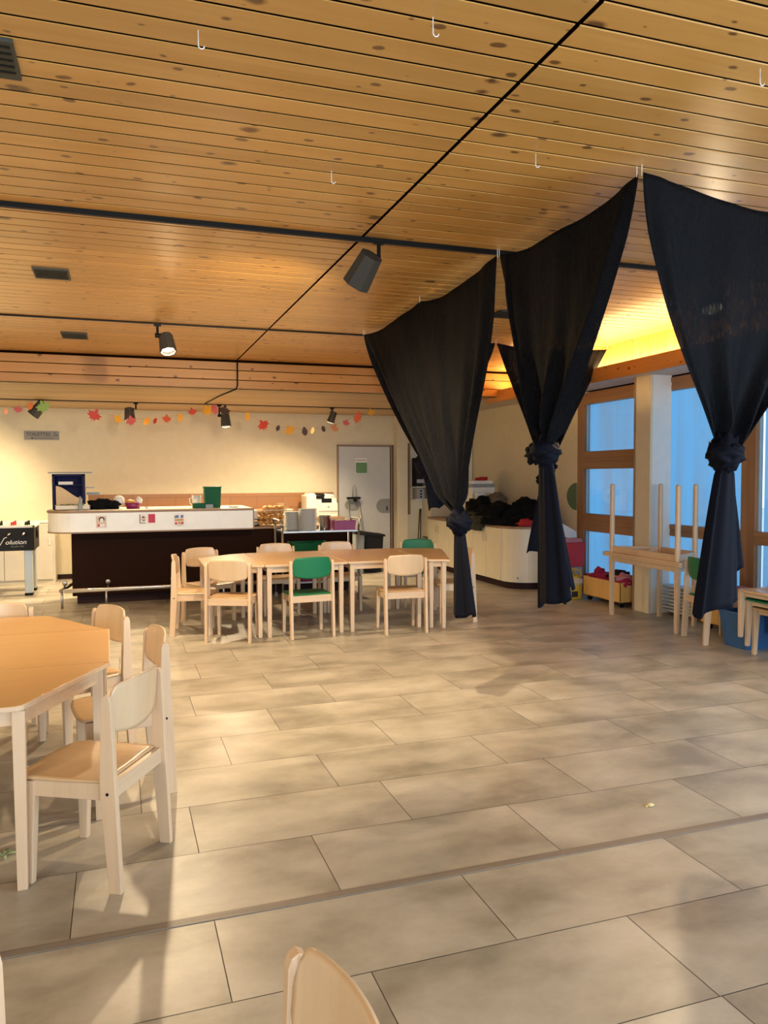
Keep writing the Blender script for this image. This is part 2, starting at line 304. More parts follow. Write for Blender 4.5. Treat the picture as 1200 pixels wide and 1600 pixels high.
# ------------------------------------------------------------------ mesh helpers
class MB:
    def __init__(s): s.v = []; s.f = []; s.m = []; s.r = []; s.mi = 0; s.rn = 0.5
    def add(s, vs, fs, rn=None):
        b = len(s.v); s.v += [tuple(v) for v in vs]
        for f in fs:
            s.f.append([b+i for i in f]); s.m.append(s.mi); s.r.append(s.rn if rn is None else rn)
        return s
    def box(s, x0, x1, y0, y1, z0, z1, rn=None):
        v = [(x0, y0, z0), (x1, y0, z0), (x1, y1, z0), (x0, y1, z0), (x0, y0, z1), (x1, y0, z1), (x1, y1, z1), (x0, y1, z1)]
        return s.add(v, [(0, 3, 2, 1), (4, 5, 6, 7), (0, 1, 5, 4), (1, 2, 6, 5), (2, 3, 7, 6), (3, 0, 4, 7)], rn)
    def prism(s, poly, lo, hi, plane='xy', rn=None):
        """extrude a 2-D polygon; plane xy->z, yz->x, xz->y"""
        n = len(poly)
        def P(a, b, h):
            return {'xy': (a, b, h), 'yz': (h, a, b), 'xz': (a, h, b)}[plane]
        v = [P(a, b, lo) for a, b in poly] + [P(a, b, hi) for a, b in poly]
        fs = [list(range(n))[::-1], [n+i for i in range(n)]] + [(i, (i+1) % n, n+(i+1) % n, n+i) for i in range(n)]
        return s.add(v, fs, rn)
    def tube(s, pts, r, n=8, caps=True, rn=None):
        pts = [Vector(p) for p in pts]; k = len(pts); R = r if isinstance(r, (list, tuple)) else [r]*k
        vs = []; prev = None
        for i, p in enumerate(pts):
            t = (pts[min(i+1, k-1)] - pts[max(i-1, 0)]).normalized()
            if prev is None:
                a = Vector((0, 0, 1)) if abs(t.z) < 0.9 else Vector((1, 0, 0)); u = t.cross(a).normalized()
            else:
                u = (prev - t*prev.dot(t)).normalized()
            prev = u; w = t.cross(u)
            for j in range(n):
                a = 2*PI*j/n; vs.append(p + (u*math.cos(a) + w*math.sin(a))*R[i])
        fs = [(i*n+j, i*n+(j+1) % n, (i+1)*n+(j+1) % n, (i+1)*n+j) for i in range(k-1) for j in range(n)]
        if caps: fs += [list(range(n))[::-1], [(k-1)*n+j for j in range(n)]]
        return s.add(vs, fs, rn)
    def lathe(s, prof, cx=0, cy=0, n=24, rn=None):
        vs = []; k = len(prof)
        for r, z in prof:
            for j in range(n):
                a = 2*PI*j/n; vs.append((cx+r*math.cos(a), cy+r*math.sin(a), z))
        fs = [(i*n+j, i*n+(j+1) % n, (i+1)*n+(j+1) % n, (i+1)*n+j) for i in range(k-1) for j in range(n)]
        if prof[0][0] > 1e-5: fs.append(list(range(n))[::-1])
        if prof[-1][0] > 1e-5: fs.append([(k-1)*n+j for j in range(n)])
        return s.add(vs, fs, rn)
    def grid(s, fn, nu, nv, rn=None, close_u=False):
        vs = [fn(i/nu, j/nv) for j in range(nv+1) for i in range(nu+(0 if close_u else 1))]
        w = nu if close_u else nu+1
        fs = [(j*w+i, j*w+(i+1) % w, (j+1)*w+(i+1) % w, (j+1)*w+i) for j in range(nv) for i in range(nu)]
        return s.add(vs, fs, rn)
    def blob(s, c, rad, amp=0.15, seed=0, nu=20, nv=12, fr=2.0, flat=None):
        def f(u, v):
            a = 2*PI*u; b = PI*v - PI/2
            d = Vector((math.cos(b)*math.cos(a), math.cos(b)*math.sin(a), math.sin(b)))
            k = 1 + amp*noise.noise(d*fr + Vector((seed*7.1, seed*3.3, 0))) * 2
            p = Vector((c[0]+d.x*rad[0]*k, c[1]+d.y*rad[1]*k, c[2]+d.z*rad[2]*k))
            if flat is not None and p.z < flat: p.z = flat
            return p
        return s.grid(f, nu, nv, close_u=True)
    def build(s, name, mats, parent=None, smooth=False, bevel=0, solid=0, sub=0, bseg=2):
        me = bpy.data.meshes.new(name); me.from_pydata(s.v, [], s.f)
        if not isinstance(mats, (list, tuple)): mats = [mats]
        for m in mats: me.materials.append(M[m] if isinstance(m, str) else m)
        for p, mi in zip(me.polygons, s.m): p.material_index = mi; p.use_smooth = smooth
        at = me.attributes.new('rnd', 'FLOAT', 'FACE'); at.data.foreach_set('value', s.r)
        bm = bmesh.new(); bm.from_mesh(me)
        if solid == 0: bmesh.ops.recalc_face_normals(bm, faces=bm.faces)
        bm.to_mesh(me); bm.free(); me.update()
        o = bpy.data.objects.new(name, me); COL.objects.link(o)
        if parent: o.parent = parent
        if solid: md = o.modifiers.new('solid', 'SOLIDIFY'); md.thickness = solid; md.offset = 0
        if bevel:
            md = o.modifiers.new('bevel', 'BEVEL'); md.width = bevel; md.segments = bseg; md.limit_method = 'ANGLE'; md.angle_limit = math.radians(40)
        if sub: md = o.modifiers.new('sub', 'SUBSURF'); md.levels = sub; md.render_levels = sub
        return o
def empty(name, loc=(0, 0, 0), rz=0):
    o = bpy.data.objects.new(name, None); COL.objects.link(o); o.location = loc; o.rotation_euler = (0, 0, rz); o.empty_display_size = 0.1
    return o
def tag(o, label=None, cat=None, group=None, kind=None):
    if label: o['label'] = label
    if cat: o['category'] = cat
    if group: o['group'] = group
    if kind: o['kind'] = kind
    return o
def struct(o, label=None, cat=None):
    o['kind'] = 'structure'
    if label: o['label'] = label
    if cat: o['category'] = cat
    return o
def copy_tree(o, parent=None):
    c = o.copy(); COL.objects.link(c); c.parent = parent
    for ch in [x for x in bpy.data.objects if x.parent == o]:
        copy_tree(ch, c)
    return c
def text_mesh(name, body, size, mat, parent, loc, rot, extrude=0.0015, shear=0, align='LEFT', xs=1.0):
    cu = bpy.data.curves.new(name, 'FONT'); cu.body = body; cu.size = size; cu.extrude = extrude; cu.shear = shear; cu.align_x = align
    t = bpy.data.objects.new(name, cu); COL.objects.link(t)
    bpy.context.view_layer.update()
    me = bpy.data.meshes.new_from_object(t.evaluated_get(bpy.context.evaluated_depsgraph_get()))
    bpy.data.objects.remove(t)
    me.materials.clear(); me.materials.append(M[mat])
    for p in me.polygons: p.material_index = 0
    o = bpy.data.objects.new(name, me); COL.objects.link(o); o.parent = parent
    o.location = loc; o.rotation_euler = rot; o.scale = (xs, 1, 1)
    return o

# ------------------------------------------------------------------ the room
YB = 12.447      # back wall
XR = 5.70        # window wall
YS = 9.11        # soffit where the ceiling steps down
ZM = 2.845       # high ceiling
ZL = 2.519       # low ceiling
XL = -5.0; YF = -4.0
def build_floor():
    b = MB(); b.mi = 1
    b.add([(XL, YF, -0.0025), (XR+.1, YF, -0.0025), (XR+.1, YB, -0.0025), (XL, YB, -0.0025)], [(0, 1, 2, 3)])
    b.mi = 0
    offs = {-2: .70, -1: .282, 0: .739, 1: .28, 2: .074, 3: .536, 4: .885, 5: .437, 6: .10, 7: .56, 8: .90}
    g = 0.0016; T = .914
    def row(y0, y1, off):
        k = math.floor((XL-off)/T)
        while off+k*T < XR+.1:
            x0 = max(off+k*T, XL); x1 = min(off+(k+1)*T, XR+.1); k += 1
            if x1-x0 < .01: continue
            b.add([(x0+g, y0+g, 0), (x1-g, y0+g, 0), (x1-g, y1-g, 0), (x0+g, y1-g, 0)], [(0, 1, 2, 3)], random.random())
    y = 2.668; i = 0
    while y < YB:
        row(y, min(y+.4598, YB), offs.get(i, .05+.457*(i % 2)+.05*math.sin(i))); y += .4598; i += 1
    y = 2.625; i = -1
    while y > YF:
        h = .4365
        row(max(y-h, YF), y, offs.get(i, .25+.457*(i % 2))); y -= h; i -= 1
    o = b.build('floor', ['floor', 'grout']); struct(o)
    b = MB(); b.box(XL, XR, 2.626, 2.667, -.001, .0025); struct(b.build('trim_1', 'floor_strip', bevel=.001), 'grey wooden cover strip across the floor')
build_floor()

def boards_x(b, x0, x1, ys, z, gap, t=0.02, ch=0.004):
    """ceiling boards running along x, face down at z, with chamfered edges"""
    for a, c in ys:
        rn = random.random()
        prof = [(a+gap/2, z+t), (a+gap/2, z+ch), (a+gap/2+ch, z), (c-gap/2-ch, z), (c-gap/2, z+ch), (c-gap/2, z+t)]
        n = 6; m = b.mi
        v = [(x0, p, q) for p, q in prof]+[(x1, p, q) for p, q in prof]
        b.mi = 1; b.add(v, [(0, 1, 7, 6), (4, 5, 11, 10), (5, 0, 6, 11), (0, 5, 4, 3, 2, 1), (6, 7, 8, 9, 10, 11)], rn)
        b.mi = m; b.add(v, [(1, 2, 8, 7), (2, 3, 9, 8), (3, 4, 10, 9)], rn)
def build_ceiling():
    b = MB(); b.mi = 1
    b.box(XL, 4.90, YF, YS+.1, ZM+.016, ZM+.06)
    b.mi = 0
    ys = []; y = 2.555-.1215*60
    while y < YS:
        if y > YF-.1: ys.append((y, min(y+.1215, YS)))
        y += .1215
    boards_x(b, XL, 1.317, ys, ZM, .011, ch=.002)
    boards_x(b, 1.334, 4.88, ys, ZM, .010, ch=.003)
    struct(b.build('ceiling', ['ceil', 'groove']))
    # step down at the back: three boards on edge, then the low ceiling
    b = MB(); b.mi = 1; b.box(XL, 5.0, YS+.014, YS+.08, ZL, ZM+.05); b.mi = 0
    zz = [ZM-.022, 2.727, 2.617, ZL]
    for i in range(3):
        b.box(XL, 4.9, YS-.008, YS+.016, zz[i+1]+.004, zz[i]-.004, random.random())
    struct(b.build('trim_2', ['beam_x', 'groove'] if 'beam_x' in M else ['ceil', 'groove'], bevel=.003), 'stepped soffit of three pine boards')
    b = MB(); b.mi = 1; b.box(XL, 4.69, YS, YB+.1, ZL+.016, ZL+.06); b.mi = 0
    ys = []; y = YS-.005
    while y < YB: ys.append((y, min(y+.1215, YB))); y += .1215
    boards_x(b, XL, 4.69, ys, ZL, .010, ch=.002)
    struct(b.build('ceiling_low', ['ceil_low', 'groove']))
    # low ceiling strip over the windows and over the corner cabinets
    b = MB(); b.mi = 1; b.box(4.865, XR+.2, YF, YS+.02, 2.596, 2.64); b.box(4.69, XR+.2, YS+.02, YB, 2.596, 2.64); b.mi = 0
    x = 4.70
    while x < XR:
        x1 = min(x+.10, XR); rn = random.random()
        if x < 4.85: b.box(x+.003, x1-.003, YS+.02, YB, 2.58, 2.60, rn)
        else: b.box(x+.003, x1-.003, YF, YB, 2.58, 2.60, rn)
        x += .10
    struct(b.build('ceiling_window_bay', ['ceil_y', 'groove']))
    b = MB(); b.box(4.86, 4.9, YF, YS, 2.58, ZM+.05)
    b.mi = 1
    struct(b.build('trim_3', ['groove', 'groove']), 'dark backing behind the upright cove boards')
    b = MB(); y = YF
    while y < YS-.02:
        b.box(4.842, 4.862, y+.002, min(y+.118, YS)-.002, 2.56, ZM, random.random()); y += .12
    struct(b.build('trim_4', 'pine_v', bevel=.002), 'upright pine boards above the cove light')
    b = MB(); b.box(4.66, 4.70, YF, YS+.35, 2.458, 2.605); b.box(4.70, 4.86, YF, YS, 2.50, 2.52)
    struct(b.build('trim_5', 'beam', bevel=.004), 'pine fascia beam hiding the cove light')
    b = MB(); b.tube([(4.78, YF+.2, 2.56), (4.78, YS-.1, 2.56)], .013, 8)
    o = b.build('cove_light_tube', 'strip_on', smooth=True); tag(o, 'glowing yellow light tube hidden behind the pine fascia beam over the windows', 'light')
    ld = bpy.data.lights.new('cove_glow', 'AREA'); ld.shape = 'RECTANGLE'; ld.size = .05; ld.size_y = YS-4.2; ld.energy = 42; ld.color = (1, .74, .34)
    l = bpy.data.objects.new('cove_glow', ld); COL.objects.link(l); l.location = (4.775, (YS+4.2)/2-.1, 2.585); l.rotation_euler = (PI, 0, 0); l.parent = o
build_ceiling()

def build_walls():
    b = MB(); b.box(XL, 3.44, YB, YB+.12, 0, 2.6); b.box(3.44, 4.41, YB, YB+.12, 2.02, 2.6); b.box(4.41, XR+.2, YB, YB+.12, 0, 2.75)
    struct(b.build('wall_back', 'wall'))
    b = MB(); b.box(XL-.12, XL, YF, YB, 0, 2.9); struct(b.build('wall_left', 'wall'))
    b = MB(); b.box(XR, XR+.2, 8.86, YB, 0, 2.7); struct(b.build('wall_right', 'wall'))
    b = MB(); b.box(XL, -4.1, YF-.12, YF, 0, 2.9); b.box(5.1, XR+.2, YF-.12, YF, 0, 2.9)
    b.box(-4.1, 5.1, YF-.12, YF, 0, .3); b.box(-4.1, 5.1, YF-.12, YF, 2.6, 2.9)
    struct(b.build('wall_front', 'wall_white'))
    b = MB(); b.box(XR-.02, XR, 8.86, YB-.01, 0, .07); struct(b.build('baseboard_right', 'plinth'))
    b = MB(); b.box(XL, 3.4, YB-.02, YB, 0, .07); struct(b.build('baseboard_back', 'plinth'))
    # sage green dot painted on the right wall beside the window
    b = MB(); n = 40
    b.prism([(8.862+.24*math.sin(PI*i/n), 1.227+.18*math.cos(PI*i/n)) for i in range(n+1)], XR-.004, XR-.0005, 'yz')
    tag(b.build('wall_dot', 'green_dot'), 'sage green half round dot on the right wall beside the wooden window frame', 'wall decoration')
build_walls()

def build_door():
    r = empty('door_1', (3.425, YB, 0)); struct(r)
    b = MB(); b.box(0.01, .995, -.002, .03, 0, 2.03); b.build('door_recess', 'dark_edge', r)
    b = MB(); b.box(.03, .925, -.016, .004, .008, 2.00); b.build('door_leaf', 'door_grey', r, bevel=.003)
    b = MB(); b.box(0, .022, -.03, .01, 0, 2.025); b.box(.94, .962, -.03, .01, 0, 2.025); b.box(0, .962, -.03, .01, 2.006, 2.03)
    b.build('door_frame', 'brown_edge', r, bevel=.002)
    b = MB()
    n = 40
    b.prism([(.27+.14*math.cos(2*PI*i/n), 1.03+.10*math.sin(2*PI*i/n)) for i in range(n)], -.02, -.0165, 'xz')
    b.build('grey_dot', 'dotgrey', r)
    b = MB(); pts = [(.925, .885), (.925, 1.125), (.80, 1.125)]
    for i in range(13): a = PI/2 + PI*i/12; pts.append((.80+.12*math.cos(a), 1.005+.12*math.sin(a)))
    b.prism(pts, -.02, -.0165, 'xz'); b.build('push_plate', 'dotgrey', r)
    b = MB(); b.box(.86, .875, -.032, -.02, .93, 1.0); b.build('door_lock', 'black', r)
    # green notice
    p = empty('door_notice', (3.84, YB-.022, 1.68)); tag(p, 'green printed notice taped to the grey door', 'notice')
    b = MB(); b.box(-.10, .10, 0, .003, -.125, .125); b.build('paper', 'paper', p)
    b = MB(); b.box(-.085, .10, -.0015, 0, -.12, .055); b.build('green_field', 'sign_green', p)
    b = MB(); b.box(-.09, .09, -.0015, 0, .085, .10); b.box(-.095, -.088, -.002, 0, -.11, .05)
    for k in range(5): b.box(-.07, .08-.02*(k % 2), -.0025, -.0015, .03-.03*k, .036-.03*k)
    b.build('printed_lines', 'dotgrey', p)
build_door()
b = MB(); b.box(4.43, 4.62, YB-.16, YB, 0, 2.06); b.box(4.43, 4.96, YB-.16, YB, 2.06, ZL); struct(b.build('wall_pier', 'wall', bevel=.004))

def window(idx, y0, y1, panes, y_frame=.07, mat=('frame', 'frame_y')):
    """panes = list of (z0,z1); frame lies in the plane x=XR"""
    r = empty('window_%d' % idx, (XR, 0, 0)); struct(r)
    zt = 2.56
    b = MB()
    b.box(0, .09, y0, y0+y_frame, 0.05, zt); b.box(0, .09, y1-y_frame, y1, 0.05, zt)
    b.build('window_frame', mat[0], r, bevel=.004)
    b = MB(); b.mi = 0
    edges = [0.05] + [z for p in panes for z in p] + [zt]
    for k in range(0, len(edges), 2):
        a, c = edges[k], edges[k+1]
        b.box(.0, .08, y0+y_frame, y1-y_frame, a, c)
        if .1 < c-a < .4 and a > .3:
            b.box(-.008, .0, y0+y_frame, y1-y_frame, a, a+(c-a)*.42); b.box(-.014, 0, y0+y_frame, y1-y_frame, a+(c-a)*.62, c)
    b.build('window_rail', mat[1], r, bevel=.004)
    for a, c in panes:
        b = MB(); b.add([(.048, y0+y_frame, a), (.048, y1-y_frame, a), (.048, y1-y_frame, c), (.048, y0+y_frame, c)], [(0, 1, 2, 3)]); b.build('window_pane', 'glass', r)
        b = MB(); w = .016
        b.box(.03, .065, y0+y_frame, y0+y_frame+w, a, c); b.box(.03, .065, y1-y_frame-w, y1-y_frame, a, c)
        b.build('window_bead', 'alu', r)
    return r
window(1, 7.36, 8.86, [(.14, .79), (1.015, 1.585), (1.81, 2.41)], .15)
window(2, 5.93, 7.36, [(.14, .84), (.965, 2.42)], .09)
window(3, 4.45, 5.93, [(.14, .84), (.965, 2.42)], .09)
window(4, 3.0, 4.45, [(.14, .84), (.965, 2.42)], .09)
window(5, -.6, 3.0, [(.14, .84), (.965, 2.42)], .07)
window(6, -4.0, -.6, [(.14, .84), (.965, 2.42)], .07)
b = MB(); b.box(XR-.02, XR+.2, YF, 8.86, -.02, .06); struct(b.build('trim_6', 'frame_y'), 'low wooden sill under the windows')
# bluish textile blinds lowered outside the panes
for i, (a, c) in enumerate(((7.40, 8.84), (5.97, 7.32), (4.49, 5.89), (3.04, 4.41))):
    b = MB(); b.add([(XR+.16, a, .05), (XR+.16, c, .05), (XR+.16, c, 2.5), (XR+.16, a, 2.5)], [(0, 1, 2, 3)])
    o = b.build('outdoor_blind', 'screen')
    tag(o, ['pale blue fabric blind behind the window left of the white pillar', 'pale blue fabric blind behind the window right of the white pillar',
            'pale blue fabric blind at the right picture edge behind the chair stack', 'pale blue fabric blind behind the window nearest the camera'][i], 'window blind', 'blinds hanging outside the windows')
b = MB(); b.box(-12, 30, -12, 30, -.3, -.1); struct(b.build('ground_outside', 'concrete'))
# pillar between the windows
r = empty('pillar', (5.425, 7.03, 0)); struct(r)
b = MB(); b.box(.03, .275, .0, .26, 0, 2.585); b.build('pillar_core', 'wall_white', r, bevel=.006)
b = MB(); b.box(.0, .03, -.002, .25, 0, 2.585); b.build('pillar_cladding', 'pine_pale' if 'pine_pale' in M else 'wall', r, bevel=.004)
b = MB(); b.box(-.006, .03, .25, .275, 0, 2.585); b.build('pillar_edge', 'brown_edge', r)

def hanging_vent(loc, sx, sy, label):
    r = empty('ceiling_vent', loc); tag(r, label, 'ceiling vent', 'dark vents in the pine ceiling')
    b = MB(); b.box(-sx/2, sx/2, -sy/2, sy/2, -.012, .0); b.build('cover_plate', 'vent', r, bevel=.002)
    b = MB()
    for k in range(5): b.box(-sx/2+.012, sx/2-.012, -sy/2+sy*(k+.75)/6.2, -sy/2+sy*(k+.95)/6.2, -.016, -.012)
    b.build('slot', 'black', r)
hanging_vent((-.385, 5.61, ZM), .22, .27, 'dark vent plate, middle one in the left row on the ceiling')
hanging_vent((-.36, 7.96, ZM), .23, .34, 'dark vent plate farthest along the left ceiling, by the far track lamp')
hanging_vent((-.39, 2.81, ZM), .22, .25, 'large looking dark vent plate at the top left picture edge')
hanging_vent((3.08, 5.85, ZM), .24, .27, 'dark vent plate on the ceiling glimpsed between the two black curtains')

# ------------------------------------------------------------------ light tracks and spotlights
def track(x0, x1, y, z, w, h, label):
    r = empty('light_track', (0, y, z)); tag(r, label, 'light track', 'black light tracks on the ceilings')
    b = MB(); b.box(x0, x1, -w/2, w/2, -h, 0); b.build('rail', 'black', r, bevel=.002)
    b = MB(); b.box(x0+.01, x1-.01, -w*.12, w*.12, -h-.002, -h+.004); b.build('conductor_slot', 'dark_edge', r)
track(XL+.05, 4.6, 4.25, ZM, .036, .024, 'thick black light track nearest the camera running to the curtains')
track(XL+.05, 2.58, 7.12, ZM, .022, .012, 'thin black light track in front of the ceiling step')
track(XL+.05, 4.5, 11.1, ZL, .02, .010, 'thin black light track under the low ceiling by the leaf garland')

def spotlight(loc, zc, aim, label, box=True, L=.17, Wd=.13, power=40, lit=True, stem_r=.011, side=.085):
    """loc = top of the stem on the track; box-shaped housing hangs beside the joint and points along aim"""
    r = empty('track_spotlight', (loc[0], loc[1], zc)); tag(r, label, 'spotlight', 'black track spotlights')
    b = MB(); b.box(-.03, .03, -.014, .014, loc[2]-zc-.03, loc[2]-zc-.012); b.tube([(0, 0, loc[2]-zc-.015), (0, 0, 0)], stem_r, 10)
    b.build('stem', 'black', r, smooth=False)
    d = Vector(aim).normalized(); q = d.to_track_quat('-Z', 'Y').to_matrix().to_4x4()
    T = Matrix.Translation(Vector((side, 0, -.045))) @ q
    b = MB(); b.tube([(-.022, 0, 0), (.03 if side > 0 else -.03, 0, -.0)], .02, 12); b.build('joint', 'black', r, smooth=False)
    b = MB()
    w2 = Wd/2; w1 = Wd*.40; e = .35
    if box:
        for (za, zb, wa, wb) in ((L*.35, -L*.65, w1, w2),):
            oct_a = [(wa, -wa*e), (wa, wa*e), (wa*e, wa), (-wa*e, wa), (-wa, wa*e), (-wa, -wa*e), (-wa*e, -wa), (wa*e, -wa)]
            oct_b = [(x*wb/wa, y*wb/wa) for x, y in oct_a]
            vs = [T @ Vector((x, y, za)) for x, y in oct_a] + [T @ Vector((x, y, zb)) for x, y in oct_b] + \
                 [T @ Vector((x*.86, y*.86, zb)) for x, y in oct_b] + [T @ Vector((x*.80, y*.80, zb+.045)) for x, y in oct_b]
            n = 8
            fs = [list(range(n))] + [(k*n+i, k*n+(i+1) % n, (k+1)*n+(i+1) % n, (k+1)*n+i) for k in range(3) for i in range(n)]
            b.add(vs, fs)
            lens = [T @ Vector((x*.82, y*.82, zb+.040)) for x, y in oct_b]
    b.build('housing', 'lamp_grey', r, bevel=.003)
    b = MB(); b.add(lens, [list(range(8))]); b.build('lens', 'lamp_on' if lit else 'chrome', r)
    if lit:
        p = T @ Vector((0, 0, -L*.65+.012))
        spot_light('lamp_beam', p, d, power, WARM, 150, .7, .045, r)
    return r
spotlight((1.425, 4.25, ZM), 2.735, (-.30, .62, -.72), 'large grey track spotlight near the middle of the ceiling, aimed away to the left', L=.19, Wd=.165, power=95, side=-.075)
spotlight((.352, 7.12, ZM), 2.735, (.10, -.42, -.9), 'brightly lit track spotlight on the far thin track, facing the camera', L=.17, Wd=.14, power=80, side=.075)
spotlight((-1.00, 7.12, ZM), 2.76, (-.6, .1, -.7), 'dark track spotlight cut off by the left picture edge, aimed left', L=.22, Wd=.2, power=60, side=-.03)
spotlight((.25, 11.1, ZL), 2.42, (.05, -.24, -.97), 'lit spotlight with a red leaf over it, left above the bar', L=.17, Wd=.14, power=95, side=-.085)
spotlight((1.36, 11.1, ZL), 2.36, (.05, -.16, -.98), 'lit spotlight behind the dark brown leaves, right above the bar', L=.17, Wd=.14, power=100, side=.085)
spotlight((-.93, 11.1, ZL), 2.47, (-.62, .1, -.75), 'black spotlight with a green leaf beside it, above the toilet sign', L=.22, Wd=.15, power=60, side=-.01)
spotlight((2.99, 11.1, ZL), 2.44, (-.32, .1, -.9), 'small black spotlight over the printer, left of the grey door', L=.17, Wd=.11, power=80, side=.01)
spotlight((3.76, 4.25, ZM), 2.72, (-.22, -.50, -.84), 'spotlight glowing through the rightmost black curtain', L=.19, Wd=.17, power=42, side=-.02)
# spotlights added out of view, beside the camera and far left, to brighten the room
for (x, y, pw, dr) in ((-2.6, 4.25, 60, (.2, .3, -1)), (-3.1, 7.12, 60, (0, .2, -1)), (-1.6, 1.4, 22, (.1, .2, -1)), (-2.4, 11.1, 32, (0, .3, -1))):
    z = ZL if y > 9.2 else ZM
    spotlight((x, y, z), z-.1, dr, 'added fill spotlight outside the picture at %s' % {(-2.6, 4.25): 'the near track, far left', (-3.1, 7.12): 'the far track, far left', (-1.6, 1.4): 'the left beside the camera', (-2.4, 11.1): 'the back wall, far left'}[(x, y)], L=.19, Wd=.17, power=pw, side=.08)

# conduit running down the step to the low ceiling lamp
b = MB(); b.tube([(1.325, 9.08, ZM-.006), (1.325, 9.09, 2.55), (1.31, 9.10, ZL-.006), (1.22, 9.9, ZL-.008), (1.16, 10.9, ZL-.008), (1.16, 11.1, ZL-.008)], .0085, 8)
tag(b.build('ceiling_cable', 'black', smooth=True), 'black cable running down the ceiling step to the lamps above the bar', 'cable')

def ceiling_hook(x, y, label, ln=.022):
    r = empty('ceiling_hook', (x, y, ZM)); tag(r, label, 'hook', 'white hooks hanging from the ceiling')
    b = MB(); b.tube([(0, 0, 0), (0, 0, -ln)], .0012, 6); b.build('thread', 'white_plastic', r)
    b = MB(); pts = [(0, 0, -ln), (0, 0, -ln-.018)] + [(.009-.009*math.cos(a), 0, -ln-.022-.010*math.sin(a)) for a in [PI*k/8 for k in range(9)]]
    b.tube(pts, .0018, 6); b.build('hook', 'white_plastic', r, smooth=True)
ceiling_hook(.254, 2.44+.02, 'white hook on the ceiling at the top left')
ceiling_hook(.90, 2.155+.02, 'white hook at the top centre, left of the long ceiling joint')
ceiling_hook(1.68, 2.94, 'white hook hanging left of the highest curtain peak')
ceiling_hook(.915, 3.38, 'faint white hook left of the long ceiling joint, above the grey spotlight')
ceiling_hook(2.04, 2.10, 'white hook near the upper right picture edge')

# ------------------------------------------------------------------ curtains
def curtain(hooks, K, label, nlen=.70, tails=None, power=1.35, seed=1, sag=.07, folds=7, knot=.085, bulge=.0, w0=.10, twin=False, knob=None):
    """cloth hung from hooks (list of points just under the ceiling) and gathered in the knot K"""
    H = [Vector(h) for h in hooks]; K = Vector(K)
    org = Vector((K.x, K.y, 0)); r = empty('black_curtain', org); tag(r, label, 'curtain', 'black curtains knotted and hung from ceiling hooks')
    A, B = H[0], H[-1]; axis = (B-A); axis.z = 0; axis.normalize(); nrm = Vector((-axis.y, axis.x, 0))
    n = len(H)-1
    def top(u):
        s = min(u*n, n-1e-6); i = int(s); t = s-i
        p = H[i].lerp(H[i+1], t); p = p.copy(); p.z -= sag*4*t*(1-t)*(1+.3*math.sin(3*t+seed)); return p
    half = (B-A).length/2
    Kc = K + Vector((0, 0, .02))
    def f(u, v):
        T = top(u)
        g = 1-(v**power)*(1-w0*.5/max(half, .1)*1.0)
        p = Vector((Kc.x+(T.x-Kc.x)*g, Kc.y+(T.y-Kc.y)*g, T.z+(Kc.z-T.z)*v))
        e = min(u, 1-u)
        amp = .004+.034*v**1.9
        w = amp*(math.sin(2*PI*folds*u+seed)+.5*math.sin(2*PI*(folds*1.9)*u+seed*2.1+2*v)) 
        w += .012*noise.noise(Vector((u*3+seed, v*2.5, seed)))*2
        w += bulge*math.sin(PI*u)*math.sin(PI*min(v*1.1, 1))
        if e < .10: w += .022*math.cos(e/.10*PI*1.5)*min(1, v*4+.2)          # rolled selvedge
        if v > .9:
            a = 2*PI*u; k = (v-.9)/.1
            w = w*(1-k)+math.sin(a)*.045*k
        p = p+nrm*w
        # inner seams at the middle hooks
        return p-org
    b = MB(); b.grid(f, 30*n+60, 44)
    b.build('drape', 'curtain', r, smooth=True, solid=.0016)
    b = MB()
    for h in H:
        b.tube([h-org+Vector((0, 0, -.012)), Vector((h.x, h.y, ZM))-org], .0018, 6)
    b.build('hook_thread', 'white_plastic', r)
    # knot
    b = MB(); kl = K-org
    def torus(c, R, rr, tilt, ph, sd):
        Rm = Matrix.Rotation(ph, 3, 'Z') @ Matrix.Rotation(tilt, 3, 'X')
        def g(u, v):
            a = 2*PI*u; q = 2*PI*v
            rad = rr*(1+.22*math.sin(5*q+3*a+sd)+.12*math.sin(9*q-2*a))
            p = Vector(((R+rad*math.cos(q))*math.cos(a), (R+rad*math.cos(q))*math.sin(a)*.85, rad*math.sin(q)*1.15))
            return Vector(c)+Rm @ p
        b.grid(g, 32, 22)
    torus(kl, knot*.62, knot*.50, .35, .4, seed)
    torus(kl+Vector((0, 0, -.02)), knot*.45, knot*.52, -.9, 1.1, seed+2)
    b.blob(kl+Vector((0, 0, .0)), (knot*.8, knot*.7, knot*1.15), .2, seed, fr=2.6)
    if knob:
        b.blob(kl+Vector(knob), (.055, .05, .055), .3, seed+4, fr=3)
    b.build('knot', 'curtain_tail', r, smooth=True)
    # tails
    for (dx, dy, zb, ra, rb, ph, sk) in tails:
        top_z = K.z-.04; cx, cy = K.x-org.x, K.y-org.y
        def g(u, v, dx=dx, dy=dy, zb=zb, ra=ra, rb=rb, ph=ph, sk=sk):
            a = 2*PI*u
            z = top_z+(zb-top_z)*v
            gr = .32+.68*(v**.75)
            if v < .08: gr = .32
            ax = ra*gr; bx = rb*(.5+.5*v)
            ripple = 1+.30*v**.5*math.sin(4*a+ph)+.14*math.sin(7*a+ph*2+v)
            px = ax*math.cos(a)*(1+.10*math.sin(3*a+ph)); py = bx*math.sin(a)*ripple
            z += sk*math.cos(a)*v+.012*math.sin(3*a+ph)*v
            c = math.cos(ph*.13); s2 = math.sin(ph*.13)
            w = axis*px+nrm*py
            return Vector((cx+dx*v+w.x, cy+dy*v+w.y, z))
        b = MB(); b.grid(g, 64, 24, close_u=True)
        b.build('tail', 'curtain_tail', r, smooth=True, solid=.004)
    return r
zt = ZM-.035
